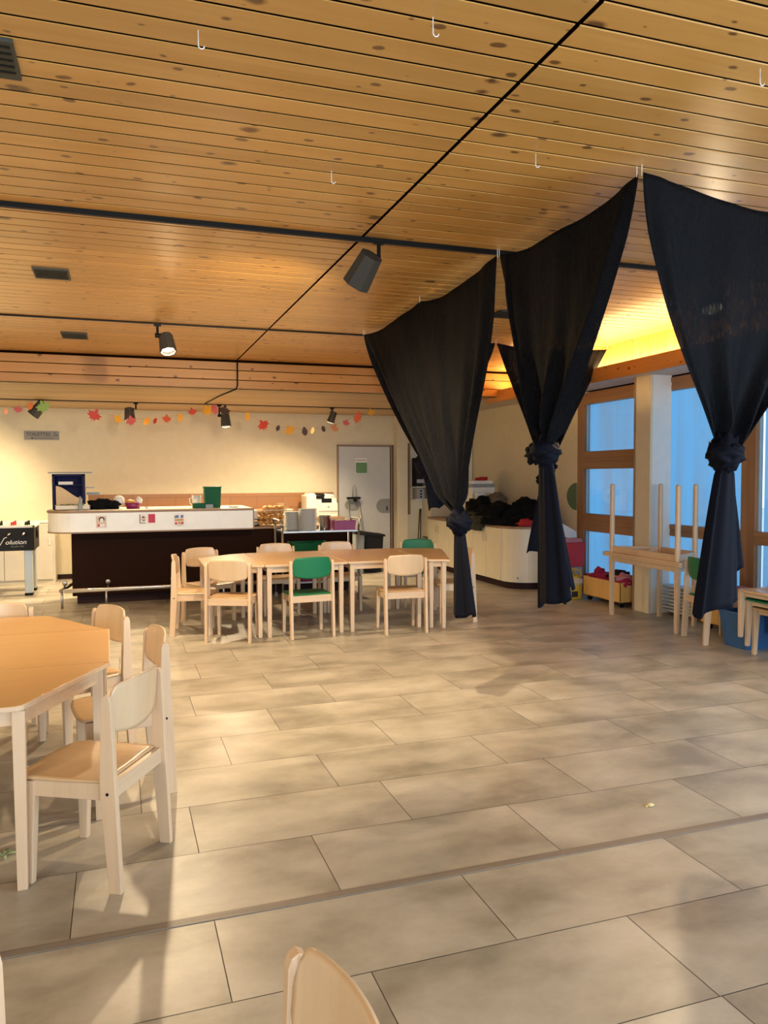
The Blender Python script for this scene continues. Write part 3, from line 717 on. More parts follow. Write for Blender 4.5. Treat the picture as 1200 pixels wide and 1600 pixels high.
# x,y of the ceiling hooks form a grid 1.3 m apart
curtain([(2.17, 6.93, zt), (2.165, 5.50, zt), (2.16, 4.225, zt)], (2.19, 4.83, 1.19), 'wide black curtain on the left with the lowest knot, in front of the tables',
        tails=[(0, -.08, .56, .115, .06, 1.3, .02)], seed=1.7, sag=.05, folds=4.5, power=1.1, knot=.085)
curtain([(2.162, 4.205, zt), (2.164, 2.915, zt)], (2.16, 3.66, 1.635), 'black curtain in the middle between the tallest peak and the second peak',
        tails=[(0, -.09, .83, .125, .06, .6, .03), (.03, -.17, .92, .04, .03, 2.2, 0)], seed=3.1, sag=.085, folds=2.6, power=1.25, knot=.08, knob=(0, .10, -.01))
curtain([(2.175, 2.895, zt), (3.50, 2.91, zt)], (2.655, 2.90, 1.60), 'black curtain nearest the camera on the right with two tails',
        tails=[(-.05, 0, .885, .115, .055, .9, .03), (.085, .05, 1.07, .06, .035, 2.8, -.02)], seed=5.2, sag=.075, folds=2.7, power=1.4, knot=.085, w0=.12)
curtain([(2.19, 6.95, zt), (3.54, 6.96, zt)], (2.80, 6.95, 1.62), 'black curtain farthest back, mostly hidden behind the wide left curtain',
        tails=[(.10, 0, 1.20, .075, .05, 1.9, .02)], seed=6.4, sag=.06, folds=6, power=1.3, knot=.11)
curtain([(3.555, 6.96, zt), (4.838, 6.975, zt)], (4.13, 6.95, 1.60), 'black curtain hanging far back between the middle curtain and the window pillar',
        tails=[(-.11, 0, .74, .14, .05, 2.4, .01)], seed=8.8, sag=.05, folds=4, power=1.0, knot=.09, knob=(-.07, 0, -.13))

# ------------------------------------------------------------------ chairs
def make_chair(green=False):
    r = empty('school_chair')
    for s in (-1, 1):
        prof = [(-.226, 0), (-.180, 0), (-.152, .34), (-.150, .42), (-.162, .70), (-.168, .716), (-.180, .724), (-.192, .718), (-.198, .70), (-.208, .42), (-.212, .34)]
        b = MB(); b.prism(prof, s*.201-.0125, s*.201+.0125, 'yz')
        b.mi = 1; b.box(s*.201-.011, s*.201+.011, -.222, -.184, 0, .004)
        b.build('rear_leg', ['beech', 'white_plastic'], r, bevel=.004)
        b = MB()
        x = s*.182; d = s*.004
        vs = [(x-.014+d, .135, 0), (x+.014+d, .135, 0), (x+.014+d, .170, 0), (x-.014+d, .170, 0), (x-.019, .115, .39), (x+.019, .115, .39), (x+.019, .175, .39), (x-.019, .175, .39)]
        b.add(vs, [(0, 3, 2, 1), (4, 5, 6, 7), (0, 1, 5, 4), (1, 2, 6, 5), (2, 3, 7, 6), (3, 0, 4, 7)])
        b.build('front_leg', 'beech', r, bevel=.005)
        b = MB(); b.box(s*.182-.012, s*.182+.012, -.165, .13, .332, .395); b.build('side_rail', 'beech', r, bevel=.003)
    b = MB(); b.box(-.19, .19, -.192, -.168, .335, .398); b.build('rear_rail', 'beech_x', r, bevel=.003)
    b = MB(); b.box(-.17, .17, .125, .145, .345, .392); b.build('front_rail', 'beech_x', r, bevel=.003)
    # seat: plywood with a shallow dip and a rounded front
    def seat(u, v):
        x = (u-.5)*2; y = v
        w = .196+.008*v
        yy = -.165+.375*v
        if v > .8: w *= 1-.10*((v-.8)/.2)**2
        yy -= .02*abs(x)**3*(v > .5)*(v-.5)*2
        z = .402-.010*math.exp(-((x*.9)**2+((v-.42)*2.2)**2)*2.2)*1.4 - .006*max(0, v-.85)/.15
        return (x*w, yy, z)
    b = MB(); b.grid(seat, 18, 18); b.build('seat', 'green' if green else 'beech_seat', r, smooth=True, solid=.010)
    # curved backrest with rounded outline
    def bk(u, v):
        x = (u-.5)*2; ax = abs(x)
        zt = .758-.012*ax**2 - (.075*max(0, (ax-.80)/.20)**2.6)
        zb = .555+.030*ax**2.2 + (.045*max(0, (ax-.85)/.15)**2.0)
        z = zb+(zt-zb)*v
        y = -.158-.022*(z-.50)/.25 - .034*(1-ax**2)
        return (x*.189, y, z)
    b = MB(); b.grid(bk, 28, 12); b.build('backrest', 'green' if green else 'beech_back', r, smooth=True, solid=.010)
    b = MB()
    for s in (-1, 1):
        b.tube([(s*.2125, -.180, .365), (s*.2155, -.180, .365)], .006, 10)
    b.build('bolt', 'black', r)
    return r
chair0 = make_chair(False); chairG = make_chair(True); used = {id(chair0): False, id(chairG): False}
def place_chair(label, group, x, y, fx, fy, green=False, z=0, mid='rear'):
    src = chairG if green else chair0
    if not used[id(src)]: c = src; used[id(src)] = True
    else: c = copy_tree(src)
    f = Vector((fx, fy)).normalized()
    if mid == 'rear': x += f.x*.203; y += f.y*.203
    c.location = (x, y, z); c.rotation_euler = (0, 0, math.atan2(-f.x, f.y))
    tag(c, label, 'chair', group)
    return c
GL = 'beech chairs around the left tables'; GM = 'chairs around the row of tables in the middle'
place_chair('nearest beech chair at the left tables, its pale backrest turned to the camera', GL, .066, 3.095, -.877, .479)
place_chair('beech chair at the right end of the left tables, just behind the nearest chair', GL, .185, 3.98, -.975, -.16)
place_chair('beech chair at the slanted far right side of the left tables', GL, -.035, 4.76, -.90, -.42)
place_chair('beech chair behind the left tables, cut off by the left picture edge', GL, -.71, 5.13, .0, -1)
place_chair('beech chair in the foreground, only its backrest visible at the bottom edge', 'beech chairs by the camera', .305, 1.03, -.995, -.09)
place_chair('beech chair whose pale edge touches the lower left picture edge', 'beech chairs by the camera', -.318, 1.215, -.80, .6)
place_chair('beech chair in front of the left end of the middle tables, turned slightly right', GM, .92, 7.085, .40, .92)
place_chair('green chair in front of the middle tables, its back to the camera', GM, 1.695, 7.03, -.05, 1, green=True)
place_chair('beech chair in front of the right table, its back to the camera', GM, 2.585, 6.925, .04, 1)
place_chair('beech chair at the left end of the middle tables, seen from the side', GM, .49, 7.73, .987, -.16)
place_chair('beech chair behind the left end of the middle tables, turned towards us', GM, .80, 8.42, .46, -.89)
place_chair('beech chair behind the tables, in front of the bar and left of the trolley', GM, 1.66, 8.66, 0, -1)
place_chair('beech chair behind the tables, right in front of the steel trolley', GM, 2.36, 8.64, 0, -1)
place_chair('green chair behind the right table, in front of the cream cupboards', GM, 3.36, 8.62, -.25, -.97, green=True)
place_chair('beech chair at the right end of the tables, half hidden by the black curtain', GM, 3.47, 7.43, -1, .10)
place_chair('green chair by the windows, partly behind the right curtain tail, facing the windows', 'chairs by the windows', 4.93, 5.735, .97, -.24, green=True)
# stack of three chairs at the right edge, facing left
for k, (gr, lab) in enumerate(((False, 'bottom beech chair of the stack at the right picture edge'), (True, 'green middle chair of the stack at the right picture edge'), (False, 'top beech chair of the stack at the right picture edge'))):
    place_chair(lab, 'chairs stacked at the right edge', 5.36-.055*k, 4.92+.02*k, -1, 0, green=gr, z=.075*k)

# ------------------------------------------------------------------ tables
def make_table(name, pts, legs, label, group, z=.685, top='oak_top', up=False, loc=None, apr=.055):
    """pts: top outline (world xy, ccw); legs: list of leg centres"""
    cx = sum(p[0] for p in pts)/len(pts); cy = sum(p[1] for p in pts)/len(pts)
    r = empty(name, (cx, cy, 0)); tag(r, label, 'table', group)
    P = [(x-cx, y-cy) for x, y in pts]; Lg = [(x-cx, y-cy) for x, y in legs]
    b = MB(); b.prism(P, z-.022, z-.0015); b.build('table_edge', 'beech_x', r, bevel=.004)
    Pi = [(x*.993, y*.993) for x, y in P]
    b = MB(); b.prism(Pi, z-.004, z); b.build('table_top', top, r, bevel=.001)
    for (x, y) in Lg:
        b = MB(); h = .0225; q = .018
        vs = [(x-q, y-q, 0), (x+q, y-q, 0), (x+q, y+q, 0), (x-q, y+q, 0), (x-h, y-h, z-.023), (x+h, y-h, z-.023), (x+h, y+h, z-.023), (x-h, y+h, z-.023)]
        b.add(vs, [(0, 3, 2, 1), (4, 5, 6, 7), (0, 1, 5, 4), (1, 2, 6, 5), (2, 3, 7, 6), (3, 0, 4, 7)])
        b.mi = 1; b.box(x-.014, x+.014, y-.014, y+.014, 0, .004)
        b.build('leg', ['beech', 'white_plastic'], r, bevel=.004)
    n = len(Lg)
    for i in range(n):
        a = Vector(Lg[i]).to_3d(); c = Vector(Lg[(i+1) % n]).to_3d(); d = (c-a).normalized(); w = Vector((-d.y, d.x, 0))*.010
        a2 = a+d*.02; c2 = c-d*.02
        b = MB(); vs = [a2+w, c2+w, c2-w, a2-w]
        b.add([(v.x, v.y, z-.023-apr) for v in vs]+[(v.x, v.y, z-.023) for v in vs], [(0, 3, 2, 1), (4, 5, 6, 7), (0, 1, 5, 4), (1, 2, 6, 5), (2, 3, 7, 6), (3, 0, 4, 7)])
        b.build('apron', 'beech_x', r, bevel=.002)
    return r
GT = 'tables pushed together on the left'; GR = 'row of tables in the middle of the room'
make_table('trapezoid_table', [(-.05, 3.625), (-1.25, 3.625), (-.97, 3.03), (-.36, 3.03), (-.335, 3.045)], [(-.10, 3.595), (-1.19, 3.595), (-.94, 3.065), (-.355, 3.068)],
           'near slanted-end beech table of the left group, its leg in the lower left', GT)
make_table('rectangular_table', [(-1.25, 3.63), (-.047, 3.63), (-.058, 4.44), (-1.25, 4.44)], [(-1.2, 3.68), (-.09, 3.68), (-.095, 4.395), (-1.2, 4.395)],
           'middle rectangular beech table of the left group', GT)
make_table('trapezoid_table', [(-.065, 4.445), (-.10, 4.47), (-.405, 4.985), (-1.0, 4.985), (-1.26, 4.445)], [(-.14, 4.49), (-.43, 4.94), (-.98, 4.94), (-1.2, 4.49)],
           'far slanted-end beech table of the left group', GT)
make_table('trapezoid_table', [(1.27, 7.155), (1.275, 8.37), (1.10, 8.30), (.75, 8.03), (.74, 7.42)], [(1.235, 7.22), (1.24, 8.31), (.79, 8.0), (.785, 7.46)],
           'trapezoid beech table at the left end of the middle row', GR)
make_table('rectangular_table', [(1.278, 7.15), (2.07, 7.15), (2.08, 8.36), (1.283, 8.37)], [(1.32, 7.20), (2.015, 7.20), (2.025, 8.31), (1.33, 8.31)],
           'rectangular beech table behind the green chair in the middle row', GR)
make_table('rectangular_table', [(2.078, 7.15), (2.87, 7.14), (2.94, 8.35), (2.088, 8.36)], [(2.125, 7.20), (2.815, 7.19), (2.88, 8.29), (2.14, 8.31)],
           'rectangular beech table right of the centre in the middle row', GR)
make_table('trapezoid_table', [(2.875, 7.09), (3.07, 7.0), (3.43, 8.05), (3.35, 8.2), (2.945, 8.35)], [(2.92, 7.13), (3.03, 7.07), (3.345, 8.05), (2.98, 8.28)],
           'slanted beech table at the right end of the middle row, beside the curtain', GR)

# two small tables by the windows, the upper one upside down on the lower
def window_table(upper):
    legs = [(5.02, 7.12), (4.985, 6.04), (5.40, 6.29), (5.435, 6.86)]
    pts = [(4.965, 7.21), (4.945, 5.97), (4.97, 5.955), (5.445, 6.245), (5.475, 6.90), (5.00, 7.215)]
    if not upper:
        return make_table('trapezoid_table', pts, legs, 'lower beech table standing on its legs in front of the white pillar', 'stacked tables by the windows', z=.66, top='beech_x')
    cx, cy = 5.2, 6.56
    r = empty('trapezoid_table', (cx, cy, .6605)); tag(r, 'upper beech table lying upside down with its legs in the air by the pillar', 'table', 'stacked tables by the windows')
    b = MB(); b.prism([(x-cx, y-cy) for x, y in pts][::1], 0, .022); b.build('table_top', 'beech_x', r, bevel=.003)
    for x, y in legs:
        b = MB(); b.tube([(x-cx, y-cy, .022), (x-cx, y-cy, .738), (x-cx, y-cy, .752)], [.0265, .024, .014], 16); b.build('leg', 'beech', r)
    for i in range(4):
        a = Vector((legs[i][0]-cx, legs[i][1]-cy, 0)); c = Vector((legs[(i+1) % 4][0]-cx, legs[(i+1) % 4][1]-cy, 0)); d = (c-a).normalized(); w = Vector((-d.y, d.x, 0))*.010
        vs = [a+w, c+w, c-w, a-w]; b = MB()
        b.add([(v.x, v.y, .022) for v in vs]+[(v.x, v.y, .085) for v in vs], [(0, 3, 2, 1), (4, 5, 6, 7), (0, 1, 5, 4), (1, 2, 6, 5), (2, 3, 7, 6), (3, 0, 4, 7)])
        b.build('apron', 'beech_x', r, bevel=.002)
window_table(False); window_table(True)


# ------------------------------------------------------------------ bar
def bar():
    r = empty('bar_counter', (0, 9.85, 0)); tag(r, 'long curved bar with cream fascia and dark brown front behind the tables', 'bar counter')
    def outline(x0, x1, y0, y1, rad):
        pts = [(x1, y0), (x1, y1), (x0, y1)]
        for i in range(13):
            a = PI + (PI/2)*i/12; pts.append((x0+rad+rad*math.cos(a), y0+rad+rad*math.sin(a)))
        return pts
    # world x -.80..1.60 ; y 9.55..10.45
    b = MB(); b.prism(outline(-.78, 1.565, -.30, .62, .30), .875, 1.095); b.build('fascia', 'white_lam', r, bevel=.003)
    b = MB(); b.prism(outline(-.79, 1.575, -.31, .63, .31), 1.095, 1.122); b.build('counter_top', 'brown_edge', r, bevel=.006)
    b = MB(); b.prism(outline(-.775, 1.56, -.295, .615, .30), 1.1215, 1.124); b.build('top_laminate', 'cream_lam', r)
    b = MB(); b.prism(outline(-.785, 1.57, -.305, .62, .30), .862, .878); b.box(1.56, 1.575, -.30, .62, .87, 1.10); b.build('fascia_trim', 'brown_edge', r)
    b = MB(); b.prism([(-.53, 0), (2.92, 0), (2.92, .5), (-.53, .6)], .10, .862); b.build('front_panel', 'bar_dark', r, bevel=.003)
    b = MB(); b.box(-.48, 2.90, .04, .5, 0, .10); b.build('kick_board', 'plinth', r)
    b = MB(); b.box(1.575, 2.93, -.02, .62, .845, .872); b.build('lower_worktop', 'brown_edge', r, bevel=.004)
    # foot rail
    b = MB(); b.tube([(-.56, .35, .20), (-.64, -.22, .20), (-.60, -.25, .20), (1.7, -.25, .20), (1.75, -.2, .20), (1.75, .0, .20)], .024, 12); b.build('foot_rail', 'chrome', r, smooth=True)
    b = MB()
    for x in (-.63, -.15, .60, 1.2):
        b.tube([(x, -.25, 0), (x, -.25, .19)], .014, 10); b.tube([(x+.02, -.25, .215), (x+.02, .0, .26)], .011, 8)
        b.blob((x+.02, -.01, .26), (.03, .012, .03), 0, 1)
    b.build('rail_support', 'steel', r, smooth=True)
bar()
def card(name, x0, x1, z0, z1, y, label, cat, layers):
    cx, cz = (x0+x1)/2, (z0+z1)/2
    r = empty(name, (cx, y, cz)); tag(r, label, cat, 'pictures stuck on the bar front')
    b = MB(); b.box(x0-cx, x1-cx, -.002, 0, z0-cz, z1-cz); b.build('card', layers[0], r)
    k = .003
    for (nm, mat, shapes) in layers[1:]:
        b = MB()
        for s in shapes:
            if s[0] == 'b': b.box(s[1], s[2], -k, -k+.001, s[3], s[4])
            else:
                n = 20; b.prism([(s[1]+s[3]*math.cos(2*PI*i/n), s[2]+s[4]*math.sin(2*PI*i/n)) for i in range(n)], -k, -k+.001, 'xz')
        b.build(nm, mat, r); k += .0012
YF1 = 9.5495
card('portrait_card', -.252, -.125, .915, 1.075, YF1, 'beige card with a dark haired portrait, leftmost on the bar front', 'picture',
     ['paper', ('tint', 'skin_print', [('b', -.055, .055, -.07, .06)]), ('hair', 'ink', [('e', .005, .025, .032, .030), ('b', -.03, -.02, -.055, -.03)]), ('face', 'paper', [('e', .005, .015, .020, .024), ('b', -.02, .035, -.062, -.03)]),
      ('accent', 'red_print', [('e', -.028, -.045, .012, .014)]), ('eyes', 'ink', [('b', -.008, -.002, .016, .020), ('b', .012, .018, .016, .020), ('b', 0, .014, -.002, 0)])])
card('red_card', .230, .412, .958, 1.078, YF1, 'card half drawing and half red, in the middle of the bar front', 'picture',
     ['paper', ('red_half', 'red_print', [('b', .01, .088, -.05, .052)]), ('drawing', 'skin_print', [('e', -.045, .0, .028, .035)]), ('lines', 'ink', [('b', -.088, -.08, -.05, .05), ('b', -.085, -.02, -.055, -.048), ('e', -.045, .018, .015, .008), ('e', -.04, -.02, .01, .006)])])
card('photo_grid_card', .618, .745, .920, 1.075, YF1, 'white card with a grid of small colour pictures, rightmost on the bar front', 'picture',
     ['paper', ('blue_tiles', 'blue_print', [('b', -.03, -.005, .02, .055), ('b', .02, .05, .02, .055)]), ('warm_tiles', 'orange_bun', [('b', -.05, -.02, -.02, .01), ('b', -.01, .02, -.055, -.025), ('b', .0, .05, -.015, .012)]),
      ('green_tiles', 'sign_green', [('b', -.05, -.03, .02, .05), ('b', -.015, -.003, -.02, .01)]), ('red_tiles', 'red_print', [('b', .025, .05, -.055, -.025), ('b', -.05, -.02, -.055, -.03)]), ('caption', 'dotgrey', [('b', -.03, .03, -.071, -.067)])])

# white low cupboard by the back wall on the left
r = empty('low_white_cupboard', (-.87, YB-.0, 0)); tag(r, 'low off-white cupboard behind the table football game at the back wall', 'cupboard')
b = MB(); b.box(-2.6, 0, -.36, -.002, 0, .86); b.build('body', 'panel_white', r, bevel=.004)
b = MB(); b.box(-2.61, .012, -.375, -.002, .86, .885); b.build('top', 'white_lam', r, bevel=.004)
for k in range(4):
    b = MB(); b.box(-2.58+.64*k, -2.58+.64*k+.63, -.375, -.36, .05, .85); d = b.build('door', 'panel_white', r, bevel=.003)
    b = MB(); b.box(-2.58+.64*k+.585, -2.58+.64*k+.597, -.39, -.375, .55, .65); b.build('door_handle', 'white_lam', d)

# table football
def football():
    r = empty('football_table', (-1.62, 11.1, 0)); tag(r, 'black table football game at the left picture edge', 'football table')
    b = MB(); b.box(-.62, .60, -.30, .36, .58, .87); b.build('cabinet', 'black_matt', r, bevel=.006)
    b = MB(); b.box(-.60, .58, -.28, .34, .871, .876); b.build('pitch', 'football_green', r)
    b = MB()
    for (x0, x1, y0, y1) in ((-.63, .61, -.31, -.28), (-.63, .61, .34, .37), (-.63, -.60, -.31, .37), (.58, .61, -.31, .37)): b.box(x0, x1, y0, y1, .87, .90)
    b.build('rim', 'white_lam', r, bevel=.004)
    for x in (-.53, .52):
        for y in (-.20, .26):
            b = MB(); b.box(x-.045, x+.045, y-.07, y+.07, .03, .58); b.mi = 1; b.box(x-.048, x+.048, y-.073, y+.073, 0, .035); b.build('leg', ['alu', 'black'], r, bevel=.006)
    for k in range(7):
        x = -.50+.165*k
        b = MB(); b.tube([(x, -.52, .80), (x, .55, .80)], .008, 8); rd = b.build('rod', 'chrome', r, smooth=True)
        b = MB(); b.tube([(x, -.43 if k % 2 else -.36, .80), (x, -.30, .80)], .017, 10); b.build('grip', 'black_matt', rd, smooth=True)
        for y in (-.15, .05, .25):
            b = MB(); b.box(x-.012, x+.012, y-.014, y+.014, .80, .915); b.blob((x, y, .925), (.013, .013, .015), 0, 1, 8, 6); b.build('player', 'red' if k % 2 else 'black_matt', rd)
    b = MB(); b.blob((.61, .0, .78), (.014, .05, .07), .1, 2); b.build('ball_cup', 'black', r, smooth=True)
    t = text_mesh('brand_lettering', 're', .080, 'white_ink', r, (.085, -.302, .665), (PI/2, 0, 0), shear=.25)
    text_mesh('brand_lettering', 'olution', .078, 'white_ink', r, (.262, -.302, .665), (PI/2, 0, 0), shear=.25, xs=1.1)
    b = MB(); b.tube([(.175, -.303, .725), (.205, -.303, .655), (.255, -.303, .745), (.285, -.303, .755)], .0055, 6); b.tube([(.15, -.303, .715), (.20, -.303, .70)], .004, 6); b.build('big_v', 'white_ink', r)
    text_mesh('small_lettering', 'by your side', .030, 'dotgrey', r, (.33, -.302, .628), (PI/2, 0, 0), shear=.2)
football()

# toilet sign
r = empty('toilet_sign', (-1.145, YB-.012, 2.152)); tag(r, 'grey toilet direction sign on the back wall, upper left', 'sign')
r.location = (-1.04, YB-.012, 2.12)
b = MB(); b.box(-.235, .235, 0, .01, -.065, .065); b.build('plate', 'sign_grey', r, bevel=.002)
text_mesh('lettering', 'TOILETTES', .072, 'ink', r, (-.205, -.001, -.008), (PI/2, 0, 0), xs=.93)
b = MB(); b.box(-.12, .155, -.002, 0, -.044, -.038); b.prism([(-.15, -.041), (-.12, -.028), (-.12, -.054)], -.002, 0, 'xz'); b.build('arrow', 'ink', r)
b = MB()
b.tube([(.19+.016*math.cos(a)-.005, -.001, .008+.016*math.sin(a)) for a in [PI*.6+1.5*PI*i/14 for i in range(15)]], .0028, 6)
b.tube([(.178, -.001, .040), (.182, -.001, .016), (.202, -.001, .014), (.211, -.001, -.006)], .0032, 6); b.blob((.177, -.001, .050), (.006, .003, .006), 0, 1, 8, 6)
b.build('wheelchair_symbol', 'ink', r)

# terracotta splashback and back worktop
b = MB(); b.box(-.42, 3.36, YB-.012, YB, .86, 1.245); struct(b.build('wall_splashback', 'splash'))
r = empty('back_worktop_unit', (0, YB-.014, 0)); tag(r, 'low kitchen unit along the back wall behind the bar, under the printer', 'kitchen unit')
b = MB(); b.box(-.35, 3.38, -.62, 0, .835, .868); b.build('worktop', 'brown_edge', r, bevel=.003)
b = MB(); b.box(-.33, 3.36, -.58, 0, 0, .835); b.build('body', 'cream_lam', r)

# rack on the bar's left end
def rack():
    r = empty('display_rack', (-.53, 10.1, 1.1245)); tag(r, 'navy blue rack with a curved beige front board on the left end of the bar', 'rack')
    b = MB(); b.box(-.205, -.175, -.12, .12, 0, .42); b.box(.125, .155, -.12, .12, 0, .42); b.box(-.175, .125, .10, .12, 0, .42); b.box(-.205, .155, -.12, .12, .395, .42)
    b.build('frame', 'navy', r, bevel=.003)
    for z in (.16, .28): 
        b = MB(); b.box(-.175, .125, -.05, .10, z, z+.012); b.build('shelf', 'navy', r)
    b = MB(); pts = [(-.165, 0), (.125, 0), (.125, .13)]
    for i in range(11):
        t = i/10; pts.append((.125-.29*t, .13+.15*(t*t*(3-2*t))))
    b.prism(pts, -.125, -.112, 'xz'); b.build('front_board', 'oak_pale' if 'oak_pale' in M else 'skin_print', r, bevel=.002)
    b = MB(); b.box(-.14, .02, -.06, .06, .295, .33); b.build('paper_stack', 'paper', r)
    b = MB(); b.box(-.25, .24, -.10, .12, .43, .445); b.box(.15, .26, -.02, .10, .25, .262); b.box(.17, .32, .0, .10, .17, .20); b.build('wire_shelf', 'greyblue', r)
rack()
# things on the bar
def simple_thing(name, label, cat, build, mat, loc, group=None, smooth=True, rz=0, bevel=0, solid=0):
    b = MB(); build(b); o = b.build(name, mat, smooth=smooth, bevel=bevel, solid=solid); o.location = loc; o.rotation_euler = (0, 0, rz); tag(o, label, cat, group); return o
ZT = 1.1245
r = empty('plastic_tray', (-.50, 9.82, ZT)); tag(r, 'pale tray with green bits at the left end of the bar', 'tray')
b = MB(); b.box(-.19, .19, -.10, .10, 0, .008); b.box(-.19, .19, -.10, -.094, 0, .055); b.box(-.19, .19, .094, .10, 0, .055); b.box(-.19, -.184, -.1, .1, 0, .06); b.box(.184, .19, -.1, .1, 0, .055); b.build('shell', 'clear', r)
b = MB(); [b.blob((-.12+.06*k, .0, .04), (.035, .05, .025), .3, k, 10, 8) for k in range(5)]; b.build('contents', 'sign_green', r, smooth=True)
def bottle(b): b.lathe([(.001, 0), (.022, 0), (.024, .01), (.024, .09), (.012, .115), (.010, .14), (.013, .142), (.013, .16), (.001, .162)], n=16)
simple_thing('small_bottle', 'small clear bottle standing in front of the pale tray on the bar', 'bottle', bottle, 'greyblue', (-.415, 9.64, ZT))
simple_thing('dark_cloth_bundle', 'crumpled black cloth bundle on the bar', 'cloth', lambda b: (b.blob((0, 0, .055), (.13, .09, .07), .25, 3, flat=0), b.blob((.13, 0, .05), (.10, .08, .06), .3, 5, flat=0)), 'cloth_black', (-.21, 9.90, ZT))
simple_thing('white_ball', 'white ball resting on the black cloth bundle', 'ball', lambda b: b.blob((0, 0, 0), (.068, .068, .068), 0, 1), 'paper', (.01, 9.97, ZT+.093))
r = empty('fruit_basket', (.17, 9.92, ZT)); tag(r, 'small brown basket with orange and white things on the bar', 'basket')
b = MB(); b.lathe([(.001, 0), (.075, 0), (.10, .07), (.094, .07), (.072, .008), (.001, .008)], n=24); b.build('basket', 'purple', r, smooth=True)
b = MB(); b.blob((-.03, 0, .08), (.055, .05, .03), .1, 1); b.build('orange_item', 'orange_bun', r, smooth=True)
b = MB(); b.blob((.07, -.02, .09), (.035, .035, .05), .25, 4); b.build('white_napkin', 'paper', r, smooth=True)
simple_thing('crumpled_tissue', 'small crumpled white tissue on the bar right of the basket', 'tissue', lambda b: b.blob((0, 0, .012), (.025, .02, .014), .3, 3, 10, 8, flat=0), 'paper', (.33, 9.8, ZT))
r = empty('recycling_box', (1.11, 9.88, ZT)); tag(r, 'tall dark green plastic box standing on the bar', 'box')
b = MB(); b.box(-.088, .088, -.07, .07, 0, .012)
vs = []
for z, k in ((0, .90), (.255, 1.0)):
    vs += [(-.10*k, -.085*k, z), (.10*k, -.085*k, z), (.10*k, .085*k, z), (-.10*k, .085*k, z)]
b = MB(); b.add(vs, [(0, 3, 2, 1), (0, 1, 5, 4), (1, 2, 6, 5), (2, 3, 7, 6), (3, 0, 4, 7)]); b.build('body', 'greenp', r, solid=.006, bevel=.008)
b = MB(); b.box(-.108, .108, -.093, .093, .252, .262); b.build('lid', 'greenp', r, bevel=.004)
b = MB(); b.tube([(-.105, -.03, .22), (-.13, -.03, .24), (-.125, .03, .245), (-.105, .03, .22)], .005, 6); b.build('handle', 'white_lam', r)
simple_thing('small_green_tin', 'small green tin left of the green box on the bar', 'tin', lambda b: b.box(-.075, .075, -.05, .05, 0, .062), 'greenp', (.93, 9.72, ZT), smooth=False, bevel=.006)
simple_thing('white_jug', 'small white jug behind the green tin on the bar', 'jug', lambda b: (b.lathe([(.001, 0), (.045, 0), (.05, .08), (.06, .15), (.055, .15), (.04, .01), (.001, .01)], n=20), b.tube([(-.05, 0, .12), (-.085, 0, .11), (-.08, 0, .05), (-.05, 0, .03)], .007, 8)), 'porcelain', (.93, 10.0, ZT))
simple_thing('grey_card_pack', 'small grey pack beside the green tin on the bar', 'pack', lambda b: b.box(-.045, .045, -.03, .03, 0, .045), 'greyblue', (1.05, 9.68, ZT), smooth=False, bevel=.003)
simple_thing('saucer', 'flat white saucer on the right end of the bar', 'saucer', lambda b: b.lathe([(.001, 0), (.04, 0), (.075, .012), (.075, .015), (.001, .006)], n=24), 'porcelain', (1.36, 9.80, ZT))
# things on the lower worktop
ZW = .8725
r = empty('bread_crate', (1.87, 10.08, ZW)); tag(r, 'clear box heaped with golden bread rolls beside the bar', 'crate')
b = MB()
vs = []
for z, k in ((0, .88), (.20, 1.0)): vs += [(-.185*k, -.13*k, z), (.185*k, -.13*k, z), (.185*k, .13*k, z), (-.185*k, .13*k, z)]
b.add(vs, [(0, 3, 2, 1), (0, 1, 5, 4), (1, 2, 6, 5), (2, 3, 7, 6), (3, 0, 4, 7)])
b.build('box', 'glass', r)
b = MB(); b.box(-.19, .19, -.136, -.128, .195, .207); b.box(-.19, .19, .128, .136, .195, .207); b.box(-.19, -.182, -.13, .13, .195, .207); b.box(.182, .19, -.13, .13, .195, .207); b.build('rim', 'clear', r)
rg = random.Random(4); roll0 = None; kk = 0
for lz, ny in ((.045, 3), (.11, 3), (.175, 3), (.225, 2)):
    for ix in range(5):
        for iy in range(ny):
            if lz > .2 and ix in (0,): continue
            px, py, pz = 1.87-.135+.067*ix+rg.uniform(-.008, .008), 10.08-.085+.082*iy+rg.uniform(-.008, .008), ZW+lz+rg.uniform(-.006, .006)
            if roll0 is None:
                b = MB(); b.blob((0, 0, 0), (.040, .038, .030), .08, 2, 14, 10); o = b.build('bread_roll', 'orange_bun', smooth=True); roll0 = o
            else: o = roll0.copy(); COL.objects.link(o)
            o.location = (px, py, pz); o.rotation_euler = (rg.uniform(-.4, .4), rg.uniform(-.4, .4), rg.uniform(0, 6)); kk += 1
            tag(o, 'golden bread roll in the clear box beside the bar', 'bread roll', 'bread rolls in the clear box')
r = empty('napkin_holder', (1.655, 10.05, ZW)); tag(r, 'small white box on a dark metal stand right of the bar end', 'box')
b = MB(); b.box(-.06, .06, -.07, .07, .0, .01); b.box(-.06, -.05, -.07, .07, 0, .08); b.box(.05, .06, -.07, .07, 0, .08); b.box(-.06, .06, -.07, .07, .08, .09); b.build('stand', 'black', r)
b = MB(); b.box(-.055, .055, -.06, .06, .09, .125); b.box(-.045, .035, -.04, .05, .125, .20); b.build('white_box', 'paper', r, bevel=.003)
b = MB(); b.box(-.04, .04, -.05, .05, .02, .05); b.build('tray_item', 'greyblue', r)

